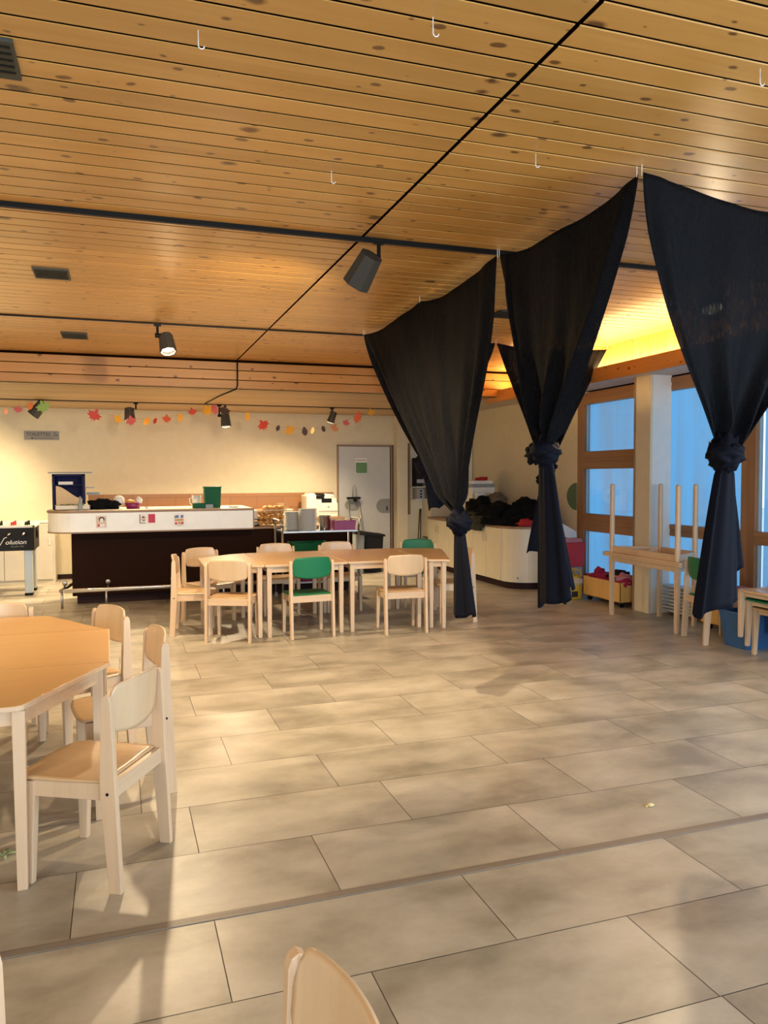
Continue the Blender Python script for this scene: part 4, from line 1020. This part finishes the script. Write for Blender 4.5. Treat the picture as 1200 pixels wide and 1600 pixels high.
# back worktop things
r = empty('printer', (3.03, 12.12, .869)); tag(r, 'cream office printer on the back worktop left of the door', 'printer')
b = MB(); b.prism([(-.16, 0), (.27, 0), (.27, .20), (.25, .225), (.25, .29), (.06, .335), (-.22, .345), (-.24, .33), (-.235, 0)], -.19, .19, 'xz'); b.build('body', 'printer', r, bevel=.008)
b = MB(); b.box(-.05, .26, -.20, -.19, .09, .215); b.build('front_flap', 'printer', r, bevel=.004)
b = MB(); b.box(-.0, .165, -.197, -.17, .225, .29); b.build('output_slot', 'black', r)
b = MB(); b.add([(-.09, -.195, .345), (.06, -.195, .335), (.06, -.12, .365), (-.09, -.12, .375)], [(0, 1, 2, 3)]); b.box(-.085, .045, -.199, -.19, .285, .335); b.build('control_screen', 'black', r)
b = MB(); b.prism([(-.2, .345), (.24, .31), (.2, .355), (-.17, .375)], -.12, .18, 'xz'); b.build('scanner_lid', 'printer', r, bevel=.004)
b = MB(); n = 20; b.prism([(.11+.016*math.cos(2*PI*i/n), .155+.016*math.sin(2*PI*i/n)) for i in range(n)], -.203, -.2, 'xz'); b.build('round_emblem', 'dotgrey', r)
b = MB(); b.box(-.16, .262, -.1915, -.188, .058, .062); b.build('drawer_seam', 'dotgrey', r)
simple_thing('storage_tub', 'cream tub on the back worktop between the bread box and the plates', 'tub', lambda b: (b.box(-.15, .15, -.1, .1, 0, .11), b.box(-.16, .16, -.11, .11, .11, .13)), 'cream_lam', (2.42, 12.05, .869), smooth=False, bevel=.008)
simple_thing('wicker_ring', 'thin twisted reddish twigs lying on the cream tub', 'twigs', lambda b: [b.tube([(.10*math.cos(a+k)*(1-.1*k), .05*math.sin(a+k), .03+.05*math.sin(2*a+k)) for a in [2*PI*i/20 for i in range(21)]], .005, 6) for k in range(4)], 'brown_edge', (2.42, 12.05, 1.012))

# trolley
def trolley():
    r = empty('serving_trolley', (2.30, 9.30, 0)); tag(r, 'steel serving trolley loaded with plates behind the tables', 'trolley')
    L, D = .47, .22
    for s, xx in ((-1, -L), (1, L)):
        b = MB()
        for y in (-D, D): b.tube([(xx, y, .07), (xx, y, .90)], .0125, 10)
        b.tube([(xx, -D, .90), (xx+s*.02, -D, .955), (xx+s*.03, -D+.05, .985), (xx+s*.03, D-.05, .985), (xx+s*.02, D, .955), (xx, D, .90)], .0125, 10)
        b.build('side_frame', 'steel', r, smooth=True)
    for z in (.25, .57, .855):
        b = MB(); b.box(-L, L, -D, D, z-.022, z-.016); b.box(-L, L, -D-.004, -D+.006, z-.022, z); b.box(-L, L, D-.006, D+.004, z-.022, z); b.box(-L, -L+.008, -D, D, z-.022, z); b.box(L-.008, L, -D, D, z-.022, z)
        b.build('shelf', 'steel', r, bevel=.002)
    for x in (-L, L):
        for y in (-D, D):
            b = MB(); b.tube([(x-.015, y, .04), (x+.015, y, .04)], .04, 16); b.build('caster', 'grey', r)
trolley()
# plates: two stacks
pl0 = None
def plate_mesh():
    b = MB(); R = .118
    b.lathe([(.001, 0), (.062, 0), (.066, .004), (.095, .012), (R, .019), (R, .0215), (.093, .0155), (.064, .007), (.001, .005)], n=40)
    return b.build('plate', 'porcelain', smooth=True)
for (px, py, n, lab, g) in ((2.155, 9.17, 20, 'white plate in the taller right stack on the trolley', 'plates in the right stack'), (2.02, 9.37, 17, 'white plate in the stack behind, at the left rear of the trolley', 'plates in the left rear stack')):
    for k in range(n):
        if pl0 is None: pl0 = plate_mesh(); o = pl0
        else: o = pl0.copy(); COL.objects.link(o)
        o.location = (px+rg.uniform(-.001, .001), py, .840+.0135*k); tag(o, lab, 'plate', g)
simple_thing('steel_pot', 'tall shiny steel container beside the plates on the trolley', 'container', lambda b: b.lathe([(.001, 0), (.068, 0), (.072, .01), (.072, .185), (.076, .19), (.070, .19), (.066, .012), (.001, .012)], n=32), 'chrome', (2.375, 9.20, .840))
def crate(name, label, mat, loc, w, d, h, t=.006, slots=True):
    r = empty(name, loc); tag(r, label, 'crate')
    b = MB(); b.box(-w/2+.01, w/2-.01, -d/2+.01, d/2-.01, 0, .006)
    vs = []
    for z, k in ((0, .93), (h, 1)): vs += [(-w/2*k, -d/2*k, z), (w/2*k, -d/2*k, z), (w/2*k, d/2*k, z), (-w/2*k, d/2*k, z)]
    b.add(vs, [(0, 1, 5, 4), (1, 2, 6, 5), (2, 3, 7, 6), (3, 0, 4, 7)]); b.build('walls', mat, r, solid=t)
    b = MB(); e = .008
    b.box(-w/2-e, w/2+e, -d/2-e, -d/2+.003, h-.012, h); b.box(-w/2-e, w/2+e, d/2-.003, d/2+e, h-.012, h); b.box(-w/2-e, -w/2+.003, -d/2, d/2, h-.012, h); b.box(w/2-.003, w/2+e, -d/2, d/2, h-.012, h)
    b.build('rim', mat, r, bevel=.003)
    if slots:
        b = MB()
        for k in range(7): x = -w*.4+w*.8*k/6; b.box(x-.003, x+.003, -d/2-.004, -d/2+.002, .02, h-.02)
        b.build('ribs', mat, r)
    return r
crate('purple_basket', 'purple plastic basket at the right end of the trolley top', 'purple', (2.60, 9.18, .840), .27, .19, .13)
crate('green_crate', 'green plastic crate on the middle shelf of the trolley', 'greenp', (2.20, 9.28, .555), .46, .34, .15)
simple_thing('crate_contents', 'dark green bundle lying in the green crate', 'bundle', lambda b: (b.blob((0, 0, .08), (.15, .11, .06), .3, 2), b.blob((.09, 0, .11), (.07, .08, .04), .3, 5)), 'greenp', (2.20, 9.28, .565))
crate('purple_basket', 'purple basket on the lowest shelf of the trolley', 'purple', (2.2, 9.28, .235), .44, .32, .14)
simple_thing('clear_cups', 'clear cups standing in the purple basket on top of the trolley', 'cups', lambda b: [b.lathe([(.001, 0), (.022, 0), (.03, .08), (.028, .08), (.02, .005), (.001, .005)], cx=-.06+.06*k, cy=.03*(k % 2), n=14) for k in range(3)], 'clear', (2.60, 9.18, .90))

# brushes against the door and bins
def dustpan():
    r = empty('long_dustpan_set', (3.70, 12.30, 0)); tag(r, 'long handled dustpan and brush leaning against the grey door', 'dustpan set')
    b = MB(); b.tube([(-.10, -.02, .12), (-.105, .05, 1.14)], .010, 8); b.build('left_pole', 'steel', r, smooth=True)
    b = MB(); b.tube([(.16, -.05, .12), (.065, .05, 1.15)], .011, 8); b.build('right_pole', 'steel', r, smooth=True)
    b = MB(); b.tube([(-.03, .05, 1.15), (-.035, .06, 1.32), (.0, .06, 1.36), (.03, .06, 1.33), (.025, .05, 1.15)], .006, 8); b.build('hanging_loop', 'steel', r, smooth=True)
    b = MB(); b.box(-.13, .10, .03, .065, 1.13, 1.165); b.blob((.01, .045, 1.12), (.03, .02, .035), .2, 1); b.build('grip_bar', 'black', r, bevel=.005)
    b = MB(); b.box(.05, .27, -.10, .03, .0, .12); b.box(-.17, -.04, -.08, .03, 0, .10); b.build('pan', 'black_matt', r, bevel=.01)
dustpan()
def bin_(x, y, w, d, h, mat, label, lid=None):
    r = empty('waste_bin', (x, y, 0)); tag(r, label, 'bin', 'waste bins by the door')
    vs = []
    for z, k in ((0.0, .80), (h, 1)): vs += [(-w/2*k, -d/2*k, z), (w/2*k, -d/2*k, z), (w/2*k, d/2*k, z), (-w/2*k, d/2*k, z)]
    b = MB(); b.add(vs, [(0, 3, 2, 1), (0, 1, 5, 4), (1, 2, 6, 5), (2, 3, 7, 6), (3, 0, 4, 7)]); b.build('body', mat, r, solid=.006, bevel=.01)
    if lid:
        b = MB(); b.prism([(-w/2-.015, h-.01), (w/2+.03, h-.04), (w/2+.03, h-.01), (-w/2-.01, h+.045)], -d/2-.012, d/2+.012, 'xz'); b.build('lid', lid, r, bevel=.006)
    else:
        b = MB(); b.box(-w/2-.01, w/2+.01, -d/2-.01, -d/2+.005, h-.03, h); b.box(-w/2-.01, w/2+.01, d/2-.005, d/2+.01, h-.03, h); b.box(-w/2-.01, -w/2+.005, -d/2, d/2, h-.03, h); b.box(w/2-.005, w/2+.01, -d/2, d/2, h-.03, h); b.build('rim', mat, r)
bin_(3.50, 11.55, .14, .30, .63, 'greyblue', 'narrow grey waste bin with a dark lid beside the trolley', 'black_matt')
bin_(3.78, 11.70, .30, .30, .60, 'black_matt', 'black waste bin with a slanted grey lid in front of the door', 'black_matt')

# ------------------------------------------------------------------ cupboards on the right
r = empty('tall_cupboard', (4.935, 12.03, 0)); tag(r, 'tall cream cupboard with an open niche in the back right corner', 'cupboard')
W_, D_ = XR-4.935-.01, YB-12.035
b = MB()
b.box(.02, W_, 0, .02, 0, 2.50)            # near side panel
b.box(.45, W_, .02, D_, 0, 2.50)           # back
b.box(.02, .45, .02, D_, 2.10, 2.50)       # top box
b.build('carcass', 'cream_lam', r)
for k, (z0, z1) in enumerate(((.48, 1.74), (1.755, 2.09))):
    b = MB(); b.box(-.0, .02, .0, D_*.98, z0, z1)
    d = b.build('door', 'cream_lam', r, bevel=.003)
b = MB(); b.box(-.03, 0, .02, .032, 1.43, 1.53); b.build('door_handle', 'chrome', r)
b = MB(); b.box(.02, .45, .02, D_, .46, .475); b.build('dark_shelf', 'dark_edge', r)
# niche with the coffee machine seen left of the tall cupboard (built against the back wall)
r = empty('open_shelf_niche', (4.64, YB-.005, 0)); tag(r, 'narrow open shelf niche with a black machine between the door and the tall cupboard', 'shelf')
b = MB(); b.box(0, .03, -.14, 0, .86, 2.10); b.build('wooden_side', 'frame', r)
b = MB(); b.box(.0, .29, -.02, 0, 0, 2.50); b.build('back_board', 'cream_lam', r)
for z in (1.33, 1.12):
    b = MB(); b.box(.07, .285, -.30, -.02, z-.012, z); b.build('shelf_board', 'white_lam', r)
b = MB(); b.box(.14, .285, -.1, -.02, 1.94, 2.0); b.build('wood_rail', 'brown_edge', r)
r = empty('coffee_machine', (4.79, 12.25, 1.331)); tag(r, 'black machine on the upper shelf of the narrow niche', 'machine')
b = MB(); b.box(-.055, .055, -.09, .15, 0, .48); b.build('body', 'black_matt', r, bevel=.006)
b = MB(); b.box(-.06, .07, -.095, -.088, .06, .12); b.box(-.01, .05, -.1, -.088, .26, .30); b.build('steel_part', 'steel', r)
b = MB(); b.tube([(-.085, -.05, .20), (-.12, -.05, .20), (-.12, -.05, .32), (-.085, -.05, .32)], .006, 6); b.build('handle', 'black', r)
r = empty('grey_speaker_box', (4.795, 12.25, 1.121)); tag(r, 'small grey box with dark holes on the lower niche shelf', 'box')
b = MB(); b.box(-.06, .075, -.09, .12, 0, .18); b.build('body', 'grey', r, bevel=.004)
b = MB(); [b.blob((.01, -.092, .035+.05*k), (.02, .004, .014), 0, 1, 10, 6) for k in range(3)]; b.build('hole', 'black', r)
simple_thing('broom_sticks', 'two dark sticks leaning in the corner of the niche', 'sticks', lambda b: (b.tube([(0, 0, 0), (.10, .1, .95)], .009, 8), b.tube([(.05, -.03, 0), (.11, .08, .95)], .009, 8)), 'black', (4.74, 12.2, 0))

def low_cupboard():
    r = empty('low_cupboard', (4.93, 9.05, 0)); tag(r, 'low cream cupboard with a rounded corner, clothes heaped on it', 'cupboard')
    Wd = XR-4.93-.03; Ln = 12.0-9.05-.0
    rad = .33
    def outline(o=0.0):
        pts = [(Wd, -o), (Wd, Ln), (-o, Ln)]
        for i in range(11):
            a = PI+(PI/2)*i/10; pts.append((rad+(rad+o)*math.cos(a), rad+(rad+o)*math.sin(a)))
        return pts
    X0 = -.06
    def sh(p): return [(x+X0 if x < .5 else x, y) for x, y in p]
    b = MB(); b.prism(sh(outline(0)), .09, .80); b.build('carcass', 'cream_lam', r, bevel=.003)
    b = MB(); b.prism(sh(outline(-.03)), 0, .09); b.build('plinth', 'plinth', r)
    b = MB(); b.prism(sh(outline(.012)), .80, .83); b.build('worktop', 'brown_edge', r, bevel=.004)
    y = rad+.01; k = 0
    while y < Ln-.1:
        y1 = min(y+.43, Ln); b = MB(); b.box(X0-.018, X0, y+.003, y1-.003, .095, .795); d = b.build('door', 'cream_lam', r, bevel=.003)
        b = MB(); yy = y1-.05 if k % 2 == 0 else y+.05
        b.tube([(X0-.018, yy, .70), (X0-.04, yy, .70), (X0-.04, yy, .60), (X0-.018, yy, .60)], .005, 6); b.build('door_handle', 'chrome', d)
        y = y1; k += 1
    b = MB(); b.box(X0+.10, X0+.16, -.002+.08, .09, .14, .16); b.build('maker_plate', 'grey', r)
low_cupboard()
ZC = .8315
r = empty('appliance_box', (5.27, 10.95, ZC)); tag(r, 'white box with a grey band standing behind the heap of clothes', 'box')
b = MB(); b.box(-.19, .19, -.2, .2, 0, .50); b.build('body', 'white_lam', r, bevel=.01)
b = MB(); b.box(-.195, .195, -.205, .205, .50, .545); b.build('band', 'grey', r, bevel=.004)
b = MB(); b.box(-.19, .17, -.2, .2, .545, .60); b.build('lid', 'white_lam', r, bevel=.02, bseg=3)
simple_thing('red_cloth', 'small red cloth lying on top of the white box', 'cloth', lambda b: b.blob((0, 0, .02), (.09, .08, .035), .3, 3, flat=0), 'cloth_red', (5.32, 10.92, ZC+.601))
# penguin-like black and white towel -> plain black and white patterned towel
r = empty('patterned_towel', (5.02, 10.35, ZC)); tag(r, 'black and white patterned towel beside the white box', 'towel')
b = MB(); b.box(-.07, .07, -.02, .03, 0, .42); b.build('cloth', 'paper', r, bevel=.012)
b = MB()
for k in range(6):
    for q in (-1, 1): b.blob((q*.033+.01*(k % 2), -.022, .06+.06*k), (.022, .004, .02), .3, k+q, 10, 6)
b.build('black_pattern', 'ink', r)
simple_thing('clothes_heap', 'big heap of black clothes on the low cream cupboard', 'clothes', lambda b: (b.blob((.18, -.55, .13), (.27, .26, .20), .28, 3, 28, 18, 2.4, 0), b.blob((.36, -.75, .07), (.17, .2, .12), .3, 6, flat=0), b.blob((-.02, -.15, .12), (.24, .40, .17), .3, 9, 28, 18, 2.4, 0), b.blob((-.02, .35, .14), (.2, .35, .2), .3, 4, 24, 16, 2.2, 0), b.blob((.23, -.45, .26), (.12, .14, .12), .2, 8)), 'cloth_black', (5.05, 9.95, ZC))
simple_thing('olive_jacket', 'olive jacket hanging over the front edge of the low cupboard', 'jacket', lambda b: (b.blob((0, 0, .06), (.17, .42, .10), .35, 4, 28, 18, 2.6, -.08), b.blob((-.12, -.05, -.03), (.06, .25, .12), .3, 7, 20, 14, 2.6, -.13)), 'cloth_olive', (4.95, 10.15, ZC+.03))
simple_thing('taupe_jumper', 'taupe jumper on top of the heap of clothes', 'jumper', lambda b: (b.blob((0, 0, 0), (.13, .2, .09), .35, 5, 24, 16, 3), b.blob((.06, .08, .06), (.10, .08, .06), .3, 8)), 'cloth_taupe', (5.17, 10.15, ZC+.31))
simple_thing('red_bag', 'small red cloth lying at the front of the heap of clothes', 'cloth', lambda b: b.blob((0, 0, .035), (.17, .07, .06), .25, 6, flat=0), 'cloth_red', (5.17, 9.18, ZC))
simple_thing('red_scarf', 'crimson scarf squeezed beside the patterned towel', 'scarf', lambda b: b.blob((0, 0, .1), (.06, .14, .13), .3, 6, flat=0), 'cloth_crimson', (4.96, 10.55, ZC))

# ------------------------------------------------------------------ clutter below the windows
r = crate('red_crate', 'red plastic crate piled with papers beside the window', 'red', (5.40, 8.62, .36), .32, .34, .30, slots=False)
r2 = empty('plastic_shopping_bag', (5.24, 8.26, 0)); tag(r2, 'crumpled yellow shopping bag on the floor below the red crate', 'bag')
b = MB()
def bagf(u, v):
    a = 2*PI*u; k = 1-.12*v+.10*math.sin(PI*v)
    rr = 1+.10*noise.noise(Vector((math.cos(a)*2, math.sin(a)*2, v*3)))
    return (.135*k*rr*math.cos(a), .11*k*rr*math.sin(a), .27*v+.02*math.sin(3*a)*v)
b.grid(bagf, 36, 16, close_u=True); b.add([bagf(i/36, 0) for i in range(36)], [list(range(36))]); b.build('bag_body', 'yellow', r2, smooth=True, solid=.002)
b = MB()
for s in (-.075, .05): b.tube([(-.09, s, .26), (-.08, s, .34), (.0, s, .37), (.08, s, .34), (.09, s, .26)], .010, 6)
b.build('bag_handle', 'yellow', r2, smooth=True)
b = MB(); b.blob((.0, -.08, .21), (.13, .05, .05), .25, 4); b.build('white_patch', 'clear', r2, smooth=True)
b = MB(); b.box(-.12, .02, -.118, -.112, .03, .10); b.build('printed_patch', 'ink', r2)
b = MB(); b.box(-.16, -.07, -.121, -.118, .02, .09); b.build('white_print', 'paper', r2)
simple_thing('plinth_box', 'dark crate under the red crate beside the window', 'crate', lambda b: b.box(-.15, .15, -.14, .15, 0, .355), 'grey', (5.40, 8.63, 0), smooth=False, bevel=.01)
def sheet(name, label, mat, loc, w, h, rx, ry, rz, cat='paper', group=None):
    b = MB(); b.box(-w/2, w/2, -.006, .006, -h/2, h/2); o = b.build(name, mat, bevel=.002); o.location = loc; o.rotation_euler = (rx, ry, rz); tag(o, label, cat, group); return o
sheet('white_game_box', 'white printed box leaning on top of the red crate', 'paper', (5.44, 8.64, .77), .27, .17, -.5, .45, .1, 'box')
simple_thing('pink_magazine_pile', 'pink magazines on top of the red crate', 'magazines', lambda b: [b.box(-.15+.004*k, .14-.006*k, -.15, .13, .012*k, .012*k+.011) for k in range(4)], 'cloth_pink', (5.40, 8.62, .662), smooth=False)
def wood_bin(x, y0, y1, w, label):
    r = empty('wooden_drawer_box', (x, (y0+y1)/2, 0)); tag(r, label, 'box', 'pale wooden boxes under the windows')
    h = (y1-y0)/2; t = .012; z0, z1 = .06, .29
    b = MB(); b.box(-w, -w+t, -h, h, z0, z1); b.box(w-t, w, -h, h, z0, z1); b.box(-w, w, -h, -h+t, z0, z1); b.box(-w, w, h-t, h, z0, z1); b.box(-w, w, -h, h, z0, z0+t)
    b.build('box_sides', 'pine_v', r, bevel=.003)
    b = MB()
    for y in (-h+.06, h-.06):
        for xx in (-w+.06, w-.06): b.tube([(xx, y-.012, .03), (xx, y+.012, .03)], .03, 14)
    b.build('caster', 'black', r)
wood_bin(5.50, 7.40, 8.14, .17, 'pale wooden box of clothes under the window left of the pillar')
simple_thing('red_fabric', 'red fabric lying over the left end of the wooden box', 'fabric', lambda b: (b.blob((0, .1, .0), (.12, .22, .05), .3, 3), b.blob((-.02, .12, .05), (.06, .07, .06), .3, 9)), 'cloth_crimson', (5.50, 7.90, .29))
simple_thing('dark_boots_pair', 'dark brown shoes piled on the wooden box', 'shoes', lambda b: (b.blob((0, 0, .03), (.10, .14, .06), .3, 3), b.blob((.02, .04, .075), (.07, .08, .035), .3, 5)), 'plinth', (5.50, 7.66, .295))
simple_thing('pink_scarf', 'pink and crimson scarf at the right end of the wooden box', 'scarf', lambda b: b.blob((0, 0, .02), (.12, .11, .06), .35, 7), 'cloth_pink', (5.49, 7.53, .29))
simple_thing('crimson_hat', 'crimson hat in front of the pink scarf on the wooden box', 'hat', lambda b: b.blob((0, 0, .0), (.09, .10, .055), .3, 2), 'cloth_crimson', (5.43, 7.48, .28))
wood_bin(5.53, 5.42, 6.2, .13, 'pale wooden box on casters under the window behind the green chair')
simple_thing('folded_blanket', 'folded pinkish blanket on the box behind the green chair', 'blanket', lambda b: b.blob((0, 0, .04), (.13, .32, .10), .25, 2, flat=-.03), 'cloth_pink', (5.56, 5.85, .30))
# convector
r = empty('convector_heater', (5.64, 7.0, 0)); tag(r, 'low white slatted heater under the window right of the pillar', 'heater')
b = MB(); b.box(-.06, .05, -.72, .0, .04, .06); b.box(-.06, .05, -.72, .0, .30, .32); b.box(.03, .05, -.72, .0, .04, .32); b.build('case', 'convector', r)
b = MB()
for k in range(6): b.box(-.06, -.045, -.72, .0, .075+.038*k, .095+.038*k)
b.build('slats', 'convector', r)
# blue bin
r = empty('blue_bin', (5.27, 5.38, 0)); tag(r, 'blue plastic bin beside the chair stack at the right', 'bin')
vs = []
for z, k in ((0, .82), (.31, 1)): vs += [(-.25*k, -.15*k, z), (.25*k, -.15*k, z), (.25*k, .15*k, z), (-.25*k, .15*k, z)]
b = MB(); b.add(vs, [(0, 3, 2, 1), (0, 1, 5, 4), (1, 2, 6, 5), (2, 3, 7, 6), (3, 0, 4, 7)]); b.build('body', 'bluebin', r, solid=.005, bevel=.02)
b = MB(); b.tube([(-.25, -.15, .31), (.25, -.15, .31), (.25, .15, .31), (-.25, .15, .31), (-.25, -.15, .31)], .009, 8); b.build('rim', 'bluebin', r)

# small decoration on the upturned table
simple_thing('glass_trinket', 'small clear glass piece inside the upturned table', 'ornament', lambda b: [b.blob((.03*k, .02*k, .03), (.018, .018, .028), .2, k) for k in (-1, 0, 1)], 'clear', (5.24, 6.75, .684))

# bits on the floor
def scrap(b):
    for k, a in enumerate((0, 1.1, 2.3, 3.9, 5.1)):
        c, s = math.cos(a), math.sin(a)
        b.add([(0, 0, .002), (.03*c-.008*s, .03*s+.008*c, .014), (.055*c, .055*s, .008), (.03*c+.008*s, .03*s-.008*c, .012)], [(0, 1, 2, 3)])
simple_thing('salad_scrap', 'small pale green salad scrap on the floor at the left edge', 'scrap', scrap, 'leaf_scrap', (-.462, 3.36, 0), solid=.001)
simple_thing('bread_crumb', 'yellowish crumb on the floor near the long strip at the right', 'crumb', lambda b: (b.blob((0, 0, .006), (.018, .012, .008), .4, 2, 10, 8, flat=0), b.blob((-.02, .0, .003), (.008, .006, .004), .3, 3, 8, 6, flat=0)), 'crumb', (2.26, 2.90, 0))

# ------------------------------------------------------------------ leaf garland
leafmats = {}
def lm(n, c):
    leafmats[n] = simple('leaf_'+n, c, .6); M['leaf_'+n] = leafmats[n]
for n, c in (('red', (.50, .035, .015)), ('orange', (.65, .16, .02)), ('yellow', (.70, .33, .015)), ('brown', (.06, .025, .02)), ('pink', (.55, .10, .10)), ('green', (.30, .48, .12)), ('peach', (.75, .32, .15)), ('vermilion', (.60, .09, .02))): lm(n, c)
MAPLE = [(0, -1.0), (.06, -.45), (.45, -.62), (.38, -.30), (.95, -.18), (.72, .05), (1.0, .42), (.58, .38), (.50, .62), (.25, .45), (.22, .80), (0, 1.05), (-.22, .80), (-.25, .45), (-.50, .62), (-.58, .38), (-1.0, .42), (-.72, .05), (-.95, -.18), (-.38, -.30), (-.45, -.62), (-.06, -.45)]
OAK = [(0, -1), (.12, -.6), (.5, -.55), (.35, -.25), (.7, -.1), (.45, .15), (.62, .45), (.3, .5), (.3, .85), (0, 1), (-.3, .85), (-.3, .5), (-.62, .45), (-.45, .15), (-.7, -.1), (-.35, -.25), (-.5, -.55), (-.12, -.6)]
OVAL = [(.62*math.cos(2*PI*i/18), math.sin(2*PI*i/18)) for i in range(18)]
LV = [(-1.411, 2.205, 'peach', 'o', .045, 'peach oval leaf at the far left end of the garland'),
      (-1.26, 2.225, 'pink', 'm', .065, 'pinkish red maple leaf second from the left end'),
      (-1.107, 2.28, 'orange', 'o', .055, 'orange oval leaf left of the green maple leaf'),
      (-.944, 2.345, 'green', 'm', .105, 'large green maple leaf above the black spotlight'),
      (-.297, 2.165, 'red', 'm', .105, 'large red maple leaf alone left of the red-tipped lamp'),
      (.017, 2.12, 'yellow', 'm', .080, 'yellow maple leaf just left of the lit lamp above the bar'),
      (.197, 2.095, 'pink', 'm', .085, 'pink maple leaf right below the lit left lamp'),
      (.407, 2.105, 'yellow', 'o', .060, 'yellow oval leaf first right of the lit left lamp'),
      (.521, 2.11, 'red', 'o', .045, 'small red round leaf between the yellow oval and the orange maple leaf'),
      (.681, 2.135, 'vermilion', 'm', .075, 'orange red maple leaf left of a slanting yellow oval'),
      (.87, 2.165, 'yellow', 'o', .065, 'slanting yellow oval leaf in the middle of the garland'),
      (1.043, 2.245, 'red', 'm', .070, 'red maple leaf left of the large golden one'),
      (1.263, 2.315, 'yellow', 'm', .100, 'large golden maple leaf high up near the middle'),
      (1.36, 2.43, 'pink', 'o', .075, 'pink red leaf on top of the cable above the right lamp'),
      (1.50, 2.36, 'brown', 'm', .100, 'dark brown maple leaf in front of the right lamp above the bar'),
      (1.841, 2.20, 'yellow', 'o', .065, 'yellow leaf right of the lamp with the brown leaf'),
      (2.079, 2.07, 'red', 'm', .100, 'deep red maple leaf hanging low in the second bow'),
      (2.292, 2.03, 'brown', 'k', .055, 'small dark oak leaf between red and golden leaves'),
      (2.478, 2.00, 'yellow', 'm', .095, 'golden maple leaf at the lowest point of the second bow'),
      (2.706, 1.985, 'brown', 'k', .080, 'dark curly oak leaf right of the lowest golden leaf'),
      (2.826, 2.01, 'yellow', 'o', .055, 'yellow leaf touching the dark curly oak leaf'),
      (2.998, 2.035, 'brown', 'o', .050, 'small dark oval leaf left of the lamp over the printer'),
      (3.171, 2.045, 'peach', 'm', .085, 'shiny orange maple leaf below the lamp over the printer'),
      (3.357, 2.13, 'pink', 'm', .065, 'small pink red maple leaf right of the lamp over the printer'),
      (3.544, 2.215, 'vermilion', 'k', .105, 'large orange red oak leaf above the grey door'),
      (3.765, 2.375, 'yellow', 'm', .075, 'golden maple leaf at the right end of the garland')]
YG = 11.02; KR = YG/11.7
rg = random.Random(11)
pts = []
for (x, z, c, s, sz, lab) in LV:
    x *= KR; z = min(1.5+(z+.198-1.5)*KR, ZL-.012-sz*.95)
    P = {'m': MAPLE, 'k': OAK, 'o': OVAL}[s]
    a = rg.uniform(-.6, .6); sz *= .92
    bb = MB(); bb.prism([(sz*(px*math.cos(a)-py*math.sin(a)), sz*(px*math.sin(a)+py*math.cos(a))) for px, py in P], -.001, .001, 'xz')
    o = bb.build('garland_leaf', 'leaf_'+c); o.location = (x, YG-.05, z); o.rotation_euler = (rg.uniform(-.15, .15), 0, rg.uniform(-.5, .5)); tag(o, lab, 'paper leaf', 'autumn leaves on the garland')
    pts.append((x, YG-.045, z+sz*.5))
b = MB(); b.tube([(-1.9, YG-.045, 2.40)]+pts+[(3.65, YG-.045, ZL)], .0015, 5)
tag(b.build('garland_string', 'dotgrey'), 'thin string carrying the autumn leaves below the low ceiling', 'string')
